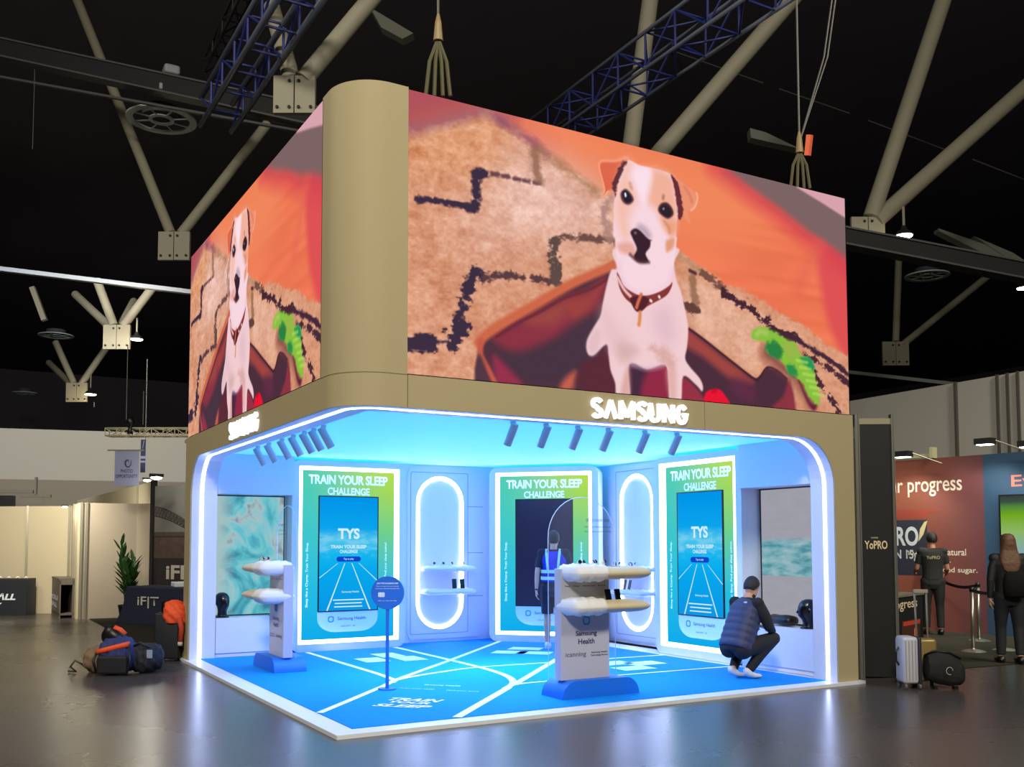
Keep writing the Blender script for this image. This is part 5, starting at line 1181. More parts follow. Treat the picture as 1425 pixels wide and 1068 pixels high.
text('lettering', 'protein.', fr2(Lg*.66, 1.27), Lg*.17, .12, wpr, gw, .002, .01); text('lettering', 'no added sugar.', fr2(Lg*.74, 1.10), Lg*.40, .12, wpr, gw, .002, .01)
gw2, L2 = gwall('graphic_wall', gb, gc_, mat('blue_print', (44, 74, 104), .6), 'dark blue graphic wall reading Every beside the red-brown one', 3.14)
text('lettering', 'Every', fr2(.96, 2.62), .95, .26, mat('salmon_print', (214, 120, 104), .6), gw2, .002, .01)
gb.z = 0; gc_.z = 0; ga.z = 0
t = empty('wall_television', tuple(gb), math.atan2(gc_.y-gb.y, gc_.x-gb.x), 'television with a green sports picture on the dark blue wall', 'television')
mb = MB(); mb.box(.28, 2.2, -.05, -.004, 1.15, 2.42); mb.build('casing', M_black, t)
m, nt, e = glow_nodes('television_picture'); tc = nt.nodes.new('ShaderNodeTexCoord'); sp = nt.nodes.new('ShaderNodeSeparateXYZ'); nt.links.new(tc.outputs['Object'], sp.inputs[0])
mr = nt.nodes.new('ShaderNodeMapRange'); mr.inputs['From Min'].default_value = 1.15; mr.inputs['From Max'].default_value = 2.42; nt.links.new(sp.outputs['Z'], mr.inputs['Value'])
nt.links.new(ramp(nt, mr.outputs[0], [(0, (110, 160, 150)), (.25, (150, 190, 190)), (.5, (160, 205, 110)), (.72, (130, 190, 30)), (.84, (90, 150, 70)), (.9, (70, 90, 80)), (1, (60, 70, 70))]), e.inputs[0]); e.inputs[1].default_value = .75
mb = MB(); mb.box(.31, 2.17, -.055, -.05, 1.18, 2.39); mb.build('display', m, t)
# header light rail over the graphic wall
t = empty('header_rail', tuple(ga+Vector((0, 0, 3.14))), math.atan2(gc_.y-ga.y, gc_.x-ga.x), 'pale header rail along the top of the yoghurt booth wall', 'rail'); mb = MB(); mb.box(0, Lg*.62, -.02, .08, .02, .09); mb.build('rail', mat('header_cream', (190, 190, 150), .5), t)
mb = MB(); mb.box(Lg*.62, Lg*.62+.06, -.06, .1, 0, .2); mb.build('end_cap', MATS['header_cream'], t)
def long_arm(loc, label, power):
    t = empty('arm_floodlight', loc, math.atan2(gb.y-ga.y, gb.x-ga.x), label, 'lamp', 'arm lamps over the yoghurt booth'); mb = MB(); mb.box(-.14, .14, -.1, .1, 0, .10); mb.build('head', M_darksteel, t)
    mb = MB(); mb.box(-.11, .11, -.08, .08, -.012, 0); mb.build('lens', glow('cool_lens', (235, 255, 225), 9), t); mb = MB(); mb.tube([(.1, .05, .08), (.45, .5, -.12)], .015, 6); mb.build('arm', M_alu, t)
    p = Vector(loc)+Vector((0, 0, -.05)); lamp('SPOT', p, power, (1, .95, .8), (p.x+1.2*F.x*.6, p.y+1.2*F.y*.6, p.z-1.6), .1, 130)
long_arm((12.05, 2.32, 3.23), 'arm lamp over the seam of the red and blue graphic walls', 90)
long_arm((12.11, 1.60, 3.13), 'arm lamp over the blue graphic wall at the right edge', 60)
long_arm((11.80, 3.74, 3.12), 'arm lamp over the word progress beside the tower', 90)
# booth carpet
mb = MB()
c = [(8.09, 1.57, 0.00), (7.56, 0.40, 0.00), (8.24, 0.24, 0.00), (10.62, 0.07, 0.00), (14.42, 2.26, 0.00), (12.34, 5.26, 0.00)]
mb.face([(p[0], p[1], .006) for p in c]); o = mb.build('booth_carpet', mat('carpet_olive', (58, 58, 50), .95, spec=.1)); tag(o, 'dark grey carpet of the yoghurt booth at the right', 'carpet')
# counter
k0, k1 = Vector((8.10, 1.19, 0.00)), Vector((9.58, 1.72, 0.00))
t = empty('booth_counter', tuple(k0), math.atan2(k1.y-k0.y, k1.x-k0.x), 'black booth counter with a product poster, behind the suitcases', 'counter'); L = (k1-k0).length
mb = MB(); mb.box(0, L, 0, .5, 0, .84); cbx = mb.build('body', MATS['banner_black'], t); mb = MB(); mb.box(-.02, L+.02, -.02, .52, .84, .87); mb.build('top', mat('counter_top_grey', (120, 112, 100), .4), t)
text('lettering', 'progress', fr2(L*.45, .70), L*.78, .13, MATS['cream_print'], cbx, .002, .01)
mb = MB(); mb.box(L*.42, L*.9, -.006, 0, .08, .5); mb.build('poster', mat('poster_brown', (70, 34, 30), .6), cbx)
mb = MB(); mb.box(L*.45, L*.9, -.009, -.006, .43, .49); mb.build('poster_strip', mat('poster_red', (190, 62, 44), .6), cbx)
mb = MB(); mb.prism(oval(L*.76, .05, .2, .38, 8), 'y', -.010, -.007); mb.build('poster_flame', mat('poster_orange', (224, 110, 60), .6), cbx)
text('lettering', 'op', fr2(L*.56, .28), .13, .12, wpr, cbx, .002, .02)
mb = MB(); mb.box(0, .5, 0, .3, 0, .10, bev=.02); o = mb.build('counter_tray', mat('tray_dark', (46, 42, 40), .5)); o.location = (k0.x+.15, k0.y+.1, .872); o.rotation_euler = (0, 0, math.atan2(k1.y-k0.y, k1.x-k0.x)); tag(o, 'dark tray on the black booth counter', 'tray')
# queue posts
def queue_post(loc, label):
    t = empty('queue_post', loc, 0, label, 'queue post', 'silver queue posts of the yoghurt booth'); mb = MB(); mb.lathe([(.17, 0), (.17, .012), (.12, .03), (.035, .045), (.03, .06)], n=28); smart(mb.build('base', M_alu, t))
    mb = MB(); mb.tube([(0, 0, .05), (0, 0, .88)], .028, 16); mb.build('pole', M_alu, t, True); mb = MB(); mb.tube([(0, 0, .88), (0, 0, .95)], .036, 16); mb.build('belt_head', M_black, t, True); return Vector(loc)
q1 = queue_post((10.20, 1.35, 0.00), 'nearer silver queue post standing left of the woman'); q2 = queue_post((11.69, 2.28, 0.00), 'farther silver queue post right behind the nearer one'); q3 = queue_post((10.76, 1.23, 0.00), 'silver queue post behind the legs of the woman')
def belt(a, b, label):
    mb = MB(); d = b-a; pts = [a+d*(k/10)+Vector((0, 0, .90-.05*math.sin(PI*k/10))) for k in range(11)]
    V = [(mb.bm.verts.new(p+Vector((0, 0, .025))), mb.bm.verts.new(p-Vector((0, 0, .025)))) for p in pts]
    for p, q in zip(V, V[1:]): mb.bm.faces.new([p[0], p[1], q[1], q[0]])
    tag(mb.build('queue_belt', M_black), label, 'queue belt')
belt(q1, q2, 'black belt between the two near queue posts'); belt(q2, Vector((12.23, 3.26, 0.00)), 'black belt running left from the farther queue post'); belt(q1, q3, 'black belt running right towards the woman')

# ---------------------------------------------------------------- people
M_skin = mat('skin', (196, 148, 122), .55); M_skin2 = mat('skin_tan', (176, 126, 100), .55)
M_hairb = mat('hair_black', (22, 18, 18), .6, bump=.4, nscale=60)
def ellipse_ring(c, lat, fwd, rx, ry, n=20, p=2.3):
    out = []
    for k in range(n):
        a = 2*PI*k/n; ca, sa = math.cos(a), math.sin(a); r = 1/((abs(ca)**p+abs(sa)**p)**(1/p))
        out.append(tuple(Vector(c)+Vector(lat)*(rx*r*ca)+Vector(fwd)*(ry*r*sa)))
    return out
def torso(mb, secs):
    """secs: (centre, lateral, forward, half width, half depth)"""
    mb.loft([ellipse_ring(c, l, f, rx, ry) for c, l, f, rx, ry in secs])
def limb(mb, pts, rad):
    mb.tube(pts, rad, 12)
    for p, r in ((pts[0], rad[0]), (pts[-1], rad[-1])): mb.ball(p, r*.98, 2)
def hand(mb, wrist, d, palm_n, curl=.5, side=1, s=1.0):
    """five separate fingers bent towards palm_n, thumb leaving the side of the palm"""
    w_ = Vector(wrist); d = Vector(d).normalized(); pn = Vector(palm_n); pn = (pn-d*pn.dot(d)).normalized(); lt = d.cross(pn)*side
    mb.loft([ellipse_ring(w_+d*t, lt, pn, rx, ry, 12) for t, rx, ry in ((-.01, .026, .02), (.03*s, .036, .017), (.07*s, .042, .015), (.092*s, .039, .012))])
    for q, ln in ((-.03, .068), (-.010, .078), (.011, .073), (.030, .058)):
        p = w_+d*.088*s+lt*q; pts = [p-d*.012]; a = .12; cur = p
        for seg in (.42, .32, .26):
            a += curl*.7; dr = d*math.cos(a)+pn*math.sin(a); cur = cur+dr*ln*seg*s; pts.append(cur.copy())
        mb.tube([pts[0], pts[1], pts[2], pts[3]], [.0088, .0085, .0078, .0062], 8); mb.ball(pts[3], .0062, 1)
    p = w_+d*.025*s-lt*.03; t1 = p+(d*.5-lt*.75+pn*.35).normalized()*.034; t2 = t1+(d*.8-lt*.2+pn*.4).normalized()*.030
    mb.tube([w_+d*.012, p, t1, t2], [.012, .0115, .0098, .0078], 8); mb.ball(t2, .0078, 1)
def head_shape(mb, c, f, u, s=1.0):
    f = Vector(f).normalized(); u = Vector(u); u = (u-f*u.dot(f)).normalized(); l = f.cross(u); c = Vector(c)
    prof = [(-.115, .030, .034, .028), (-.105, .044, .052, .018), (-.085, .056, .070, .008), (-.055, .064, .084, .002), (-.02, .070, .092, 0), (.02, .074, .096, -.003), (.055, .073, .095, -.006), (.085, .062, .082, -.008), (.108, .040, .054, -.01), (.118, .015, .02, -.01)]
    mb.loft([ellipse_ring(c+u*z*s+f*dy*s, l, f, rx*s, ry*s, 22, 2.1) for z, rx, ry, dy in prof])
    mb.loft([ellipse_ring(c+u*z*s+f*(y)*s, l, f, rx*s, ry*s, 8, 2) for z, y, rx, ry in ((-.045, .088, .012, .008), (-.034, .094, .017, .018), (-.02, .092, .011, .015), (.005, .09, .007, .008))])
    for sd in (-1, 1):
        mb.ball(c+l*sd*.072*s-f*.006*s-u*.01*s, (.010*s, .010*s, .03*s), 2, Matrix((l, f, u)).transposed()); mb.ball(c+f*.082*s+l*sd*.03*s+u*.026*s, (.019*s, .010*s, .007*s), 1, Matrix((l, f, u)).transposed())
    mb.ball(c+f*.086*s-u*.062*s, (.022*s, .010*s, .006*s), 1, Matrix((l, f, u)).transposed()); mb.ball(c+f*.084*s-u*.072*s, (.018*s, .010*s, .006*s), 1, Matrix((l, f, u)).transposed())
    return l, f, u
def eyes(c, f, u, parent, s=1.0):
    f = Vector(f).normalized(); u = Vector(u); u = (u-f*u.dot(f)).normalized(); l = f.cross(u); c = Vector(c); mb = MB()
    for sd in (-1, 1): mb.ball(c+f*.087*s+l*sd*.030*s+u*.012*s, .010*s, 2)
    mb.build('eyes', mat('eye', (40, 30, 28), .2), parent, True)
def solid(mb, name, m, parent, vox=.009, sm_=4):
    o = mb.build(name, m, parent, True)
    return bake(o, [('REMESH', dict(mode='VOXEL', voxel_size=vox, use_smooth_shade=True)), ('SMOOTH', dict(iterations=sm_, factor=.5))])
def hair_cap(c, f, u, m, parent, s=1.0, low=-.03, back=-.07, th=.010):
    """hair shell on the skull, cut to a hairline over the face"""
    f = Vector(f).normalized(); u = Vector(u); u = (u-f*u.dot(f)).normalized(); l = f.cross(u); c = Vector(c); mb = MB()
    bm = mb.bm; o = bmesh.ops.create_icosphere(bm, subdivisions=4, radius=1)
    for v in list(bm.verts):
        x, y, z = v.co; y_ = y*.109*s; z_ = z*.124*s+.012*s; x_ = x*.089*s
        lim = back+(.075-back)*max(0, min(1, (y+.35)/1.1)); 
        if z_/s < lim: v.tag = True
        v.co = c+l*x_+f*(y_-.006*s)+u*z_
    bmesh.ops.delete(bm, geom=[v for v in bm.verts if v.tag], context='VERTS')
    o = mb.build('hair', m, parent, True); bake(o, [('SOLIDIFY', dict(thickness=.010, offset=-1))]); return o

def standing(loc, rz, h, label, group=None, hip_turn=0, step=.0, arms=((.0, .0), (.0, .0)), head_dir=(0, 1, -.05), skin=None, bulk=1.0, bare=True):
    """returns root and joints for a standing figure facing +y, feet at z 0, scaled to height h"""
    t = empty('person', loc, rz, label, 'person', group); k = h/1.76; J = {}
    def V(x, y, z): return Vector((x, y, z))*k
    J['hipL'], J['hipR'] = V(-.095, 0, .90), V(.095, 0, .90)
    J['kneeL'], J['kneeR'] = V(-.105, .5*step+.02, .49), V(.105, -.5*step+.03, .49)
    J['ankL'], J['ankR'] = V(-.11, step, .085), V(.11, -step, .085+abs(step)*.12)
    J['shL'], J['shR'] = V(-.185, -.005, 1.425), V(.185, -.005, 1.425); J['k'] = k
    J['head'] = V(0, .012, 1.635); J['neck'] = V(0, -.012, 1.50)
    for sd, nm, (sw, bend) in ((-1, 'L', arms[0]), (1, 'R', arms[1])):
        sh = J['sh'+nm]; e = sh+V(sd*.055, 0, 0)+V(0, math.sin(sw)*.30, -math.cos(sw)*.30); J['el'+nm] = e
        a2 = sw+bend; J['wr'+nm] = e+V(sd*.01, math.sin(a2)*.255, -math.cos(a2)*.255)
    return t, J
def figure_body(t, J, skin, head_dir=(0, 1, -.05), bulk=1.0, curls=(.5, .5)):
    k = J['k']; mb = MB(); X = Vector((1, 0, 0)); Y = Vector((0, 1, 0))
    torso(mb, [(Vector((0, 0, z))*k+Y*dy*k, X, Y, rx*k*bulk, ry*k*bulk) for z, rx, ry, dy in ((.80, .10, .08, 0), (.86, .155, .105, -.005), (.95, .16, .105, 0), (1.08, .138, .095, .005), (1.22, .155, .105, .005), (1.34, .172, .105, -.002), (1.42, .165, .085, -.006), (1.465, .10, .062, -.01))])
    mb.tube([Vector((0, -.012, 1.43))*k, J['neck'], J['head']+Vector((0, -.01, -.06))*k], [.062*k, .054*k, .052*k], 14)
    head_shape(mb, J['head'], head_dir, (0, 0, 1), k*1.0)
    for nm, sd in (('L', -1), ('R', 1)):
        limb(mb, [J['sh'+nm]-X*sd*.02*k, (J['sh'+nm]+J['el'+nm])/2, J['el'+nm]], [.052*k, .047*k, .038*k]); limb(mb, [J['el'+nm], J['el'+nm]*.65+J['wr'+nm]*.35, J['wr'+nm]], [.037*k, .038*k, .026*k])
        limb(mb, [J['hip'+nm], (J['hip'+nm]+J['knee'+nm])/2, J['knee'+nm]], [.085*k, .075*k, .055*k]); limb(mb, [J['knee'+nm], J['knee'+nm]*.7+J['ank'+nm]*.3-Y*.012*k, J['ank'+nm]], [.052*k, .055*k, .036*k])
        d = (J['wr'+nm]-J['el'+nm]).normalized(); hand(mb, J['wr'+nm], d, -X*sd+Y*.15, curls[0 if nm == 'L' else 1], sd, k)
        limb(mb, [J['ank'+nm]+Vector((0, -.02, -.03))*k, J['ank'+nm]+Vector((0, .10, -.055))*k], [.036*k, .028*k])
    b = solid(mb, 'body', skin, t, .0075, 3); eyes(J['head'], head_dir, (0, 0, 1), b, k); return b
def trousers(t, J, m, hem=.06, loose=1.18, top=.99, name='trousers'):
    k = J['k']; mb = MB(); X = Vector((1, 0, 0)); Y = Vector((0, 1, 0))
    torso(mb, [(Vector((0, dy, z))*k, X, Y, rx*k, ry*k) for z, rx, ry, dy in ((.78, .12, .10, 0), (.86, .172, .122, -.005), (.93, .172, .118, -.002), (top, .162, .112, 0))])
    for nm in 'LR':
        H, K, A = J['hip'+nm], J['knee'+nm], J['ank'+nm]
        if hem < .3: e = A+(K-A)*(hem/.4)-Vector((0, 0, .03))*k; pts = [H, (H+K)/2, K, (K+e)/2, e]; rr = [.098, .088, .066, .062, .056]
        else: e = K+(H-K)*.10; pts = [H, (H+e)/2, e]; rr = [.1, .094, .088]
        mb.tube(pts, [r*k*loose/1.1 for r in rr], 14); mb.ball(H, .108*k, 3)
    return solid(mb, name, m, t, .010, 4)
def shirt(t, J, m, sleeve=.6, loose=1.1, bottom=.93, name='shirt'):
    k = J['k']; mb = MB(); X = Vector((1, 0, 0)); Y = Vector((0, 1, 0))
    torso(mb, [(Vector((0, dy, z))*k, X, Y, rx*k*loose, ry*k*loose) for z, rx, ry, dy in ((bottom, .160, .112, 0), (1.02, .150, .108, .002), (1.12, .150, .107, .004), (1.24, .165, .115, .004), (1.34, .180, .115, -.002), (1.42, .168, .094, -.006), (1.462, .108, .070, -.01), (1.482, .075, .062, -.012))])
    for nm, sd in (('L', -1), ('R', 1)):
        S, E, Wr = J['sh'+nm], J['el'+nm], J['wr'+nm]
        if sleeve <= 1: pts = [S-X*sd*.03*k, S+(E-S)*sleeve*.5, S+(E-S)*sleeve]; rr = [.066, .062, .060]
        else: pts = [S-X*sd*.03*k, (S+E)/2, E, E+(Wr-E)*(sleeve-1)]; rr = [.066, .058, .050, .038]
        mb.tube(pts, [r*k for r in rr], 14); mb.ball(S-X*sd*.004*k, .069*k, 3); mb.ball(S-X*sd*.05*k, .066*k, 2)
        if sleeve > 1: mb.ball(E, .052*k, 2)
    return solid(mb, name, m, t, .009, 4)
def shoes(t, J, m, sole=None):
    k = J['k']; mw = sole or m
    for nm in 'LR':
        A = J['ank'+nm]; z0 = A.z-.082*k; mb = MB()
        mb.loft([ellipse_ring(Vector((A.x, A.y+y*k, z0+(h*.5+.012)*k)), (1, 0, 0), (0, 0, 1), w_*k, h*.5*k, 14) for y, w_, h in ((-.075, .028, .05), (-.055, .038, .085), (0, .04, .10), (.06, .045, .07), (.13, .048, .055), (.18, .04, .045), (.195, .022, .03))])
        s_ = mb.build('shoe', m, t, True); mb = MB(); mb.prism([(A.x+.046*k*math.cos(a*PI/8)*(1 if abs(a-8) > 0 else 1), A.y+.06*k+.14*k*math.sin(a*PI/8)) for a in range(16)], 'z', z0, z0+.022*k); mb.build('sole', mw, s_)

# worker in a hi-vis vest in front of the dark challenge screen
t, J = standing((4.90, 4.44, .046), R(-50+12), 1.74, 'person in navy hi-vis vest, dark shirt and shorts, walking towards the dark screen', step=.10, arms=((-.25, .25), (.35, .9)))
figure_body(t, J, M_skin, (.1, 1, -.05), 1.0)
trousers(t, J, mat('shorts_navy', (26, 26, 44), .8), hem=.4, name='shorts')
shirt(t, J, mat('shirt_navy', (24, 24, 40), .8), .75, 1.08)
hair_cap(J['head'], (.1, 1, -.05), (0, 0, 1), M_hairb, t, J['k'])
shoes(t, J, mat('shoe_white', (205, 205, 210), .6))
k = J['k']; mb = MB(); X = Vector((1, 0, 0)); Y = Vector((0, 1, 0))
torso(mb, [(Vector((0, dy, z))*k, X, Y, rx*k*1.17, ry*k*1.2) for z, rx, ry, dy in ((1.0, .155, .108, 0), (1.12, .152, .107, .004), (1.24, .160, .113, .004), (1.34, .165, .113, -.002), (1.42, .140, .094, -.006), (1.455, .105, .072, -.01))])
ve = solid(mb, 'hi_vis_vest', mat('vest_blue', (30, 40, 170), .7, emit=(10, 12, 90), strength=0), t, .009, 3)
M_refl = mat('reflective_tape', (170, 225, 205), .35)
def band(z, hgt, rx, ry, parent, m=M_refl, nm='reflective_band'):
    mb = MB(); A = ellipse_ring((0, .003*k, z*k), X, Y, rx*k, ry*k, 40, 2.3); B = ellipse_ring((0, .003*k, (z+hgt)*k), X, Y, rx*k, ry*k, 40, 2.3)
    for i in range(40): mb.face([A[i], A[(i+1) % 40], B[(i+1) % 40], B[i]])
    return mb.build(nm, m, parent, True)
band(1.03, .05, .194, .140, ve); band(1.13, .05, .190, .138, ve)
for sd in (-1, 1):
    mb = MB(); mb.tube([Vector((sd*.075, -.150, 1.18))*k, Vector((sd*.085, -.146, 1.3))*k, Vector((sd*.095, -.125, 1.41))*k, Vector((sd*.10, -.02, 1.483))*k, Vector((sd*.095, .11, 1.42))*k, Vector((sd*.09, .142, 1.2))*k], .024, 8, sc=(1, .25)); mb.build('reflective_strap', M_refl, ve, True)
mb = MB(); wv = J['wrL']; d = (J['wrL']-J['elL']).normalized(); mb.tube([wv-d*.02, wv], .031, 14); mb.build('wristband', M_black, t, True)

# crouching man in a puffer vest; faces +y locally
t = empty('person', (5.12, .76, .046), R(-84), 'person crouching in navy puffer vest, black trousers and white sneakers beside the right niche', 'person')
mb = MB(); X = Vector((1, 0, 0)); Y = Vector((0, 1, 0)); Z = Vector((0, 0, 1)); sk = M_skin
P = dict(pel=Vector((0, -.10, .36)), che=Vector((0, .07, .72)), nek=Vector((0, .13, .92)), head=Vector((0, .20, 1.035)))
hips = {s: Vector((s*.10, -.09, .34)) for s in (-1, 1)}; knees = {-1: Vector((-.20, .30, .40)), 1: Vector((.19, .34, .45))}; ank = {-1: Vector((-.085, -.04, .125)), 1: Vector((.085, .03, .115))}
sh = {s: Vector((s*.18, .10, .86)) for s in (-1, 1)}; el = {-1: Vector((-.24, .19, .62)), 1: Vector((.24, .20, .60))}; wr = {-1: Vector((-.10, .38, .58)), 1: Vector((.14, .40, .50))}
ax = (P['che']-P['pel']).normalized(); fw = X.cross(ax)*-1
if fw.y < 0: fw = -fw
def tors(mb, g=1.0, lo=0):
    secs = [(P['pel']-ax*.05, .13, .10), (P['pel']+ax*.04, .17, .125), (P['pel']+ax*.16, .155, .11), (P['che']-ax*.10, .165, .115), (P['che']+ax*.05, .18, .118), (P['che']+ax*.15, .165, .092), (P['che']+ax*.20, .10, .07)]
    torso(mb, [(c, X, fw, a*g, b_*g) for c, a, b_ in secs[lo:]])
tors(mb); mb.tube([P['che']+ax*.13, P['nek'], P['head']-Z*.05], [.066, .056, .054], 14); hd = (-.12, 1, -.30); head_shape(mb, P['head'], hd, (0, 0, 1), 1.0)
for s in (-1, 1):
    limb(mb, [sh[s], (sh[s]+el[s])/2, el[s]], [.055, .048, .04]); limb(mb, [el[s], (el[s]+wr[s])/2, wr[s]], [.039, .036, .027]); limb(mb, [hips[s], (hips[s]+knees[s])/2, knees[s]], [.092, .082, .06]); limb(mb, [knees[s], (knees[s]+ank[s])/2-Y*.02, ank[s]], [.056, .056, .038])
    hand(mb, wr[s], (wr[s]-el[s]), -Z*.8-X*s*.4, .55, s); limb(mb, [ank[s]-Z*.03, ank[s]+Y*.06-Z*.065], [.034, .02])
b = solid(mb, 'body', sk, t, .0075, 3); eyes(P['head'], hd, (0, 0, 1), b)
mb = MB(); torso(mb, [(P['pel']-ax*.07, X, fw, .13, .11), (P['pel']+ax*.02, X, fw, .185, .14), (P['pel']+ax*.12, X, fw, .17, .125)])
for s in (-1, 1): mb.ball(hips[s], .112, 3); mb.tube([hips[s], (hips[s]+knees[s])/2, knees[s]], [.108, .098, .078], 14); mb.ball(knees[s], .077, 2); mb.tube([knees[s], (knees[s]+ank[s])/2-Y*.02, ank[s]-Z*.015], [.074, .070, .054], 14)
solid(mb, 'trousers', mat('trousers_black', (20, 20, 26), .8), t, .010, 4)
mb = MB(); tors(mb, 1.06, 1)
for s in (-1, 1): mb.tube([sh[s]-X*s*.03, (sh[s]+el[s])/2, el[s], el[s]*.3+wr[s]*.7], [.080, .072, .060, .046], 14); mb.ball(el[s], .056, 2); mb.ball(sh[s]-X*s*.01, .071, 3)
solid(mb, 'shirt', mat('shirt_black', (18, 18, 24), .8), t, .010, 3)
mb = MB(); n = 30; secs = []
for i in range(n+1):
    f_ = i/n; c = P['pel']+ax*(-.03+.58*f_) if False else P['pel']-ax*.02+(P['che']+ax*.175-P['pel']+ax*.02)*f_
    wbase = .205-.015*f_ if f_ < .85 else .19-.075*((f_-.85)/.15)**1.2; dbase = .152-.02*abs(f_-.4) if f_ < .85 else .142-.05*((f_-.85)/.15)
    puff = .010*abs(math.sin(f_*PI*7)); secs.append((c, X, fw, wbase+puff, dbase+puff))
torso(mb, secs); vst = solid(mb, 'puffer_vest', mat('vest_navy', (44, 52, 88), .6), t, .008, 1)
text('logo', '=D', frameM(tuple(P['che']+ax*.10-fw*.150+X*.09), X, ax), .05, .022, M_mark, vst, .002, .03)
hair_cap(P['head'], hd, (0, 0, 1), M_hairb, t, 1.0, back=-.05)
mb = MB(); mb.tube([P['head']-Z*.12-Y*.02, P['head']-Z*.08-Y*.045], [.062, .06], 16); mb.build('collar', MATS['shirt_black'], t, True)
for s in (-1, 1):
    A = ank[s]; mb = MB(); rings = []
    for y, w_, h, zz in ((-.07, .03, .05, .075), (-.05, .041, .09, .065), (0, .042, .10, .055), (.06, .046, .07, .035), (.12, .05, .05, .027), (.17, .042, .045, .024), (.19, .022, .03, .02)): rings.append(ellipse_ring(Vector((A.x, A.y+y, zz+(A.z-.095)*max(0, 1-y/.08)*.6)), X, Z, w_, h*.5, 14))
    mb.loft(rings); mb.build('sneaker', mat('sneaker_white', (225, 222, 220), .6), t, True)
# black bag on the counter beside him
mb = MB(); mb.loft([ellipse_ring((x, 0, .07), (0, 1, 0), (0, 0, 1), a, b_, 16) for x, a, b_ in ((-.2, .04, .03), (-.18, .09, .06), (-.05, .11, .068), (.08, .10, .055), (.19, .09, .062), (.21, .04, .04))])
o = mb.build('black_bag', M_black, None, True); o.location = (6.1, 1.06, .583); o.rotation_euler = (0, 0, R(80)); tag(o, 'soft black bag lying on the right niche counter', 'bag')

# booth worker, seen from behind
t, J = standing(((12.04, 3.38, 0.00)[0], (12.04, 3.38, 0.00)[1], .008), R(-46), 1.78, 'person in black shirt with khaki lettering and black trousers at the yoghurt booth', arms=((.15, 1.2), (.1, 1.1)), step=.03)
figure_body(t, J, M_skin2, (-.25, 1, -.15)); trousers(t, J, mat('work_trousers', (22, 22, 26), .8)); s_ = shirt(t, J, mat('work_shirt', (24, 24, 26), .8), .7, 1.1); hair_cap(J['head'], (-.25, 1, -.15), (0, 0, 1), M_hairb, t, J['k']); shoes(t, J, M_black)
text('lettering', 'YoPRO', frameM((0, -.138*J['k'], 1.32*J['k']), (1, 0, 0), (0, .05, 1)), .22, .055, mat('khaki_print', (160, 150, 110), .7), s_, .003, .02)
# woman at the right edge, seen from behind
t, J = standing(((9.39, 0.24, 0.00)[0], (9.39, 0.24, 0.00)[1], .0), R(-40), 1.72, 'person with long brown hair in black jacket and dark jeans at the right edge', arms=((-.1, .15), (.05, .3)), step=.05)
figure_body(t, J, M_skin, (-.1, 1, -.1)); trousers(t, J, mat('jeans_dark', (24, 26, 34), .8)); shirt(t, J, mat('jacket_black', (18, 17, 20), .7), 1.95, 1.16, .86, 'jacket'); shoes(t, J, M_black)
mb = MB(); k = J['k']; hc = J['head']
secs = [(hc+Vector((0, -.01, .125))*k, .03, .035), (hc+Vector((0, -.015, .105))*k, .07, .085), (hc+Vector((0, -.02, .05))*k, .092, .105), (hc+Vector((0, -.035, -.02))*k, .098, .095), (hc+Vector((0, -.06, -.10))*k, .105, .065), (hc+Vector((0, -.09, -.19))*k, .13, .055), (hc+Vector((0, -.125, -.28))*k, .125, .038), (hc+Vector((0, -.145, -.37))*k, .09, .022), (hc+Vector((0, -.15, -.43))*k, .03, .010)]
torso(mb, [(c, Vector((1, 0, 0)), Vector((0, 1, 0)), a, b_) for c, a, b_ in secs])
hr = solid(mb, 'hair', mat('hair_brown', (92, 62, 44), .6, noise=.4, nscale=30, bump=.4), t, .009, 3)
mb = MB(); mb.loft([ellipse_ring(Vector((.03, -.205, z))*k, (1, 0, 0), (0, 1, 0), a*k, b_*k, 18, 3) for z, a, b_ in ((.90, .10, .04), (.93, .15, .07), (1.10, .16, .075), (1.22, .14, .06), (1.25, .08, .03))]); mb.build('backpack', mat('backpack_matte', (22, 21, 24), .9, spec=.15), t, True)

# ---------------------------------------------------------------- luggage at the right
sc_ = Vector((6.39, -0.52, 0.00)); yw = R(-32)
t = empty('suitcase', (sc_.x, sc_.y, 0), yw, 'white hard-shell suitcase with a dark side in front of the black counter', 'suitcase', 'suitcases beside the tower')
mb = MB(); mb.box(-.11, .06, -.13, .13, .06, .57, bev=.035); smart(mb.build('shell', mat('case_white', (186, 186, 196), .4), t), 50)
mb = MB(); mb.box(.055, .095, -.13, .13, .06, .57, bev=.018); smart(mb.build('dark_half', mat('case_navy', (34, 38, 56), .5), t), 50)
for x in (-.08, -.045, -.01, .025):
    mb = MB(); mb.box(x-.005, x+.005, -.134, -.128, .1, .53); mb.build('rib', mat('case_rib', (150, 150, 160), .4), t)
for x, y in ((-.08, -.10), (.07, -.10), (-.08, .10), (.07, .10)): mb = MB(); mb.tube([(x-.012, y, .03), (x+.012, y, .03)], .03, 16); mb.box(x-.015, x+.015, y-.015, y+.015, .045, .07); mb.build('wheel', mat('wheel_grey', (90, 88, 86), .5), t)
mb = MB(); mb.tube([(-.11, 0, .25), (-.14, 0, .3), (-.14, 0, .4), (-.11, 0, .45)], .012, 8); mb.build('handle', M_black, t)
t = empty('suitcase', (sc_.x+.27, sc_.y+.03, 0), yw, 'small gold suitcase with its long silver handle pulled out', 'suitcase', 'suitcases beside the tower')
mb = MB(); mb.box(-.13, .13, -.09, .12, .06, .53, bev=.035); smart(mb.build('shell', mat('case_gold', (150, 128, 78), .35, metal=.3), t), 50)
mb = MB(); mb.tube([(-.06, 0, .5), (-.075, 0, 1.03), (-.07, 0, 1.06), (.05, 0, 1.06), (.055, 0, 1.03), (.06, 0, .5)], .012, 8); mb.build('pull_handle', mat('handle_silver', (190, 186, 176), .3, metal=.6), t, True)
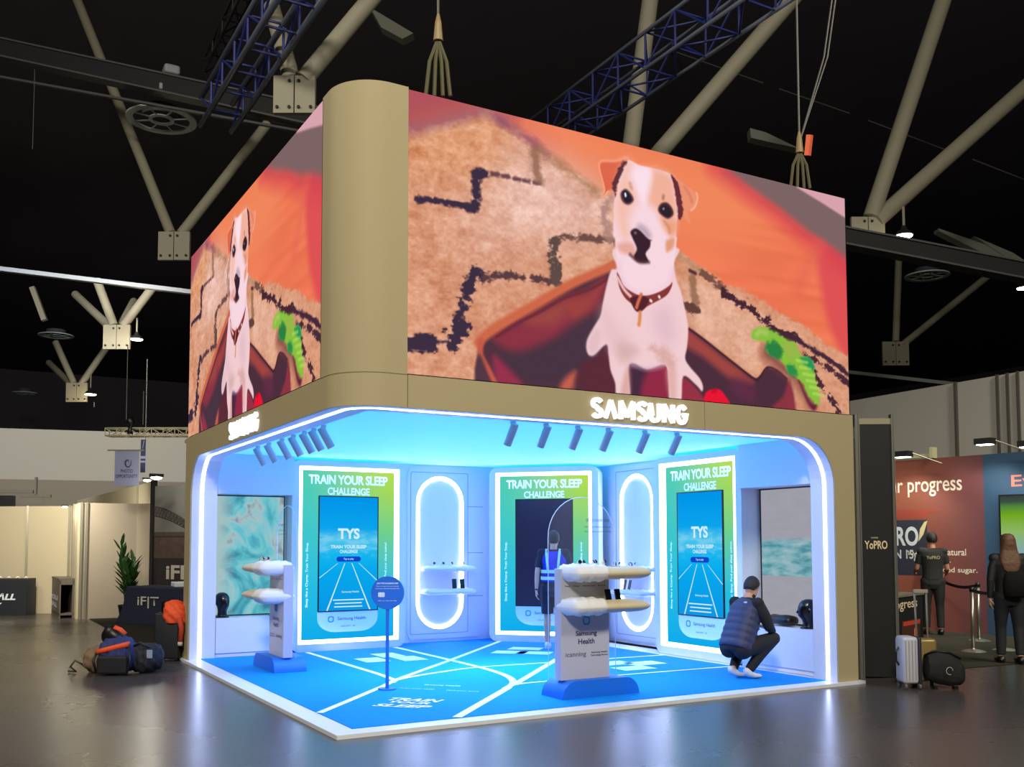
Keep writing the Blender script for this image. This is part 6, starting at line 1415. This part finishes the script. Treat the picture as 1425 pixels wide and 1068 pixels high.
mb = MB(); mb.box(-.09, .07, -.025, .025, 1.03, 1.075, bev=.01); mb.build('grip', mat('grip_grey', (150, 140, 130), .4), t)
for x in (-.09, .09): mb = MB(); mb.tube([(x-.012, 0, .028), (x+.012, 0, .028)], .028, 16); mb.build('wheel', MATS['wheel_grey'], t)
t = empty('duffel_bag', (sc_.x+.27, sc_.y-.22, 0), yw, 'black duffel bag with a round emblem leaning on the gold suitcase', 'bag')
mb = MB(); mb.loft([ellipse_ring((x, 0, .21+z), (0, 1, 0), (0, 0, 1), a, b_, 18, 2.6) for x, a, b_, z in ((-.20, .05, .06, .02), (-.18, .10, .14, .03), (-.07, .12, .185, .03), (.07, .12, .18, 0), (.17, .11, .14, -.03), (.21, .08, .1, -.04), (.23, .03, .04, -.04))]); db_ = solid(mb, 'body', mat('duffel_black', (24, 24, 26), .8, bump=.4, nscale=14), t, .01, 2)
mb = MB(); mb.tube([(-.2, -.02, .36), (-.12, -.06, .42), (.05, -.06, .40), (.18, -.03, .33)], .012, 6); mb.build('strap', M_black, t, True)
mb = MB(); pts = [(.02+.035*math.cos(a*PI/8), -.136, .21+.04*math.sin(a*PI/8)) for a in range(14)]; mb.tube(pts, .004, 6); mb.build('emblem', mat('emblem_grey', (170, 170, 172), .5), t, True)
for x in (-.1, .12): mb = MB(); mb.box(x-.02, x+.02, -.06, .02, 0, .03); mb.build('foot', M_black, t)

# ---------------------------------------------------------------- bags on the floor at the left
def lump(name, loc, rz, dims, m, label, cat, seed=1, p=2.4, group='bags heaped on the floor left of the stand', amp=.12):
    rnd = random.Random(seed); t = empty(name, loc, rz, label, cat, group); mb = MB(); lx, ly, lz = dims; rings = []; ph = [rnd.random()*6 for _ in range(4)]
    for i in range(17):
        u = -1+2*i/16; e = (max(0, 1-abs(u)**3.2))**.5; e = max(e, .08); pts = []
        for j in range(24):
            a = 2*PI*j/24; ca, sa = math.cos(a), math.sin(a); r = 1/((abs(ca)**p+abs(sa)**p)**(1/p))
            q = 1+amp*(math.sin(3*a+ph[0]+u*2)*.5+math.sin(5*u+ph[1]+a)*.5)
            pts.append((u*lx/2, ca*r*ly/2*e*q, max(.004, lz/2+sa*r*lz/2*e*q)))
        rings.append(pts)
    mb.loft(rings); b_ = mb.build('body', m, t, True)
    bm = bmesh.new(); bm.from_mesh(b_.data); bmesh.ops.subdivide_edges(bm, edges=bm.edges[:], cuts=1, use_grid_fill=True)
    for v in bm.verts:
        x, y, z = v.co; q = .012*math.sin(x*38+z*21+ph[2])*math.sin(y*30+z*33+ph[3])+.008*math.sin(x*70+y*55)
        d = Vector((x*.4, y, z-lz*.4)); v.co += d.normalized()*q; v.co.z = max(.002, v.co.z)
    bm.to_mesh(b_.data); bm.free(); return t
bl = Vector((-0.85, 5.17, 0.00))
ort = (-RT.x, -RT.y)
def at_(dx, dy):
    dx = dx*.85-.10
    return (bl.x+RT.x*dx+F.x*dy, bl.y+RT.y*dx+F.y*dy, 0)
az = math.atan2(RT.y, RT.x)
M_bnavy = mat('bag_navy', (42, 52, 104), .8, bump=.4, nscale=12); M_borange = mat('bag_orange', (238, 84, 34), .7); M_btan = mat('bag_tan', (128, 106, 82), .85, bump=.4, nscale=12)
b1_ = lump('backpack', at_(-.36, .16), az+R(8), (.46, .36, .33), M_btan, 'tan cloth bag slumped at the left of the heap', 'bag', 2)
mb = MB(); mb.tube([(-.22, -.05, .1), (-.3, -.1, .16), (-.36, -.08, .08), (-.3, -.06, .02), (-.4, -.02, .02)], .014, 6); mb.build('strap', mat('strap_khaki', (84, 80, 60), .8), b1_, True)
b2_ = lump('backpack', at_(-.06, 0), az, (.46, .36, .44), M_bnavy, 'navy backpack with orange panel in the middle of the heap', 'bag', 5)
mb = MB(); mb.loft([ellipse_ring((x, -.15+abs(x)*.15, .33+x*.25), (0, 1, 0), (0, 0, 1), .045, .035, 10) for x in (-.2, -.1, 0, .1, .18)]); mb.build('orange_panel', M_borange, b2_, True)
mb = MB(); mb.box(-.17, .2, -.235, -.15, .02, .24, bev=.03); mb.build('front_pocket', mat('pocket_black', (20, 20, 26), .7), b2_)
mb = MB(); mb.tube([(-.2, -.12, .3), (-.22, -.2, .18), (-.18, -.2, .03)], .016, 6); mb.tube([(.19, -.15, .34), (.23, -.2, .2), (.2, -.22, .02)], .014, 6); mb.build('strap', M_black, b2_, True)
b3_ = lump('duffel_bag', at_(.30, .12), az-R(5), (.42, .4, .36), mat('duffel_navy', (30, 32, 44), .75, bump=.5, nscale=10), 'dark navy duffel bag at the right of the heap', 'bag', 9)
mb = MB(); mb.tube([(-.12, -.13, .33), (0, -.16, .38), (.12, -.13, .31)], .014, 6); mb.build('handle', M_black, b3_, True); mb = MB(); mb.box(.1, .17, -.2, -.19, .2, .3); mb.build('tag', mat('tag_pale', (150, 160, 190), .5), b3_)
b4_ = empty('backpack', at_(-.22, .22), az, 'small black bag with an orange strip lying on top of the heap', 'bag', 'bags heaped on the floor left of the stand')
mb = MB(); mb.loft([ellipse_ring((x, 0, .44+z), (0, 1, 0), (0, 0, 1), a, b_, 14) for x, a, b_, z in ((-.15, .04, .05, 0), (-.1, .1, .12, .01), (.0, .12, .125, .02), (.1, .1, .07, -.03), (.16, .04, .03, -.05))]); mb.build('body', M_black, b4_, True)
mb = MB(); mb.tube([(.02, -.06, .56), (.1, -.07, .53), (.16, -.05, .47)], .03, 8, sc=(1, .4)); mb.build('orange_strip', M_borange, b4_, True)
# upright case with a hi-vis jacket
cs = Vector((-0.16, 6.22, 0.00))
t = empty('upright_case', (cs.x, cs.y, 0), az, 'tall black upright case standing against the left end of the stand', 'case'); mb = MB(); mb.box(-.24, .10, -.02, .3, .03, .66, bev=.03); smart(mb.build('body', mat('case_black', (26, 26, 32), .6), t), 50)
mb = MB(); mb.tube([(-.17, .1, .64), (-.17, .1, .8), (-.02, .1, .8), (-.02, .1, .64)], .014, 8); mb.build('handle', M_black, t, True)
for x in (-.2, .06): mb = MB(); mb.tube([(x-.015, .02, .03), (x+.015, .02, .03)], .03, 14); mb.build('wheel', M_black, t)
t = empty('hi_vis_jacket', (cs.x, cs.y, 0), az, 'bright orange hi-vis jacket draped over the black upright case', 'jacket'); mb = MB()
mb.loft([ellipse_ring((.01+dx, .1, z), (1, 0, 0), (0, 1, 0), a, b_, 20, 3) for z, a, b_, dx in ((.52, .15, .15, .03), (.56, .16, .16, .02), (.66, .155, .165, .01), (.74, .14, .13, .0), (.80, .10, .09, -.02), (.83, .04, .04, -.02))]); o = mb.build('cloth', M_borange, t, True)
bm = bmesh.new(); bm.from_mesh(o.data); bmesh.ops.subdivide_edges(bm, edges=bm.edges[:], cuts=2, use_grid_fill=True)
for v in bm.verts: v.co += Vector((math.sin(v.co.z*60+v.co.y*25), math.sin(v.co.z*45+v.co.x*40), 0))*.011
bm.to_mesh(o.data); bm.free()
mb = MB(); mb.tube([(.12, -.05, .6), (.155, -.06, .45), (.14, -.06, .26)], [.04, .035, .03], 10); mb.build('hanging_sleeve', mat('sleeve_red_orange', (190, 62, 34), .7), o, True)
mb = MB(); mb.tube([(.14, -.06, .27), (.138, -.06, .22)], [.033, .034], 10); mb.build('cuff_band', mat('cuff_pale', (196, 190, 176), .6), o, True)
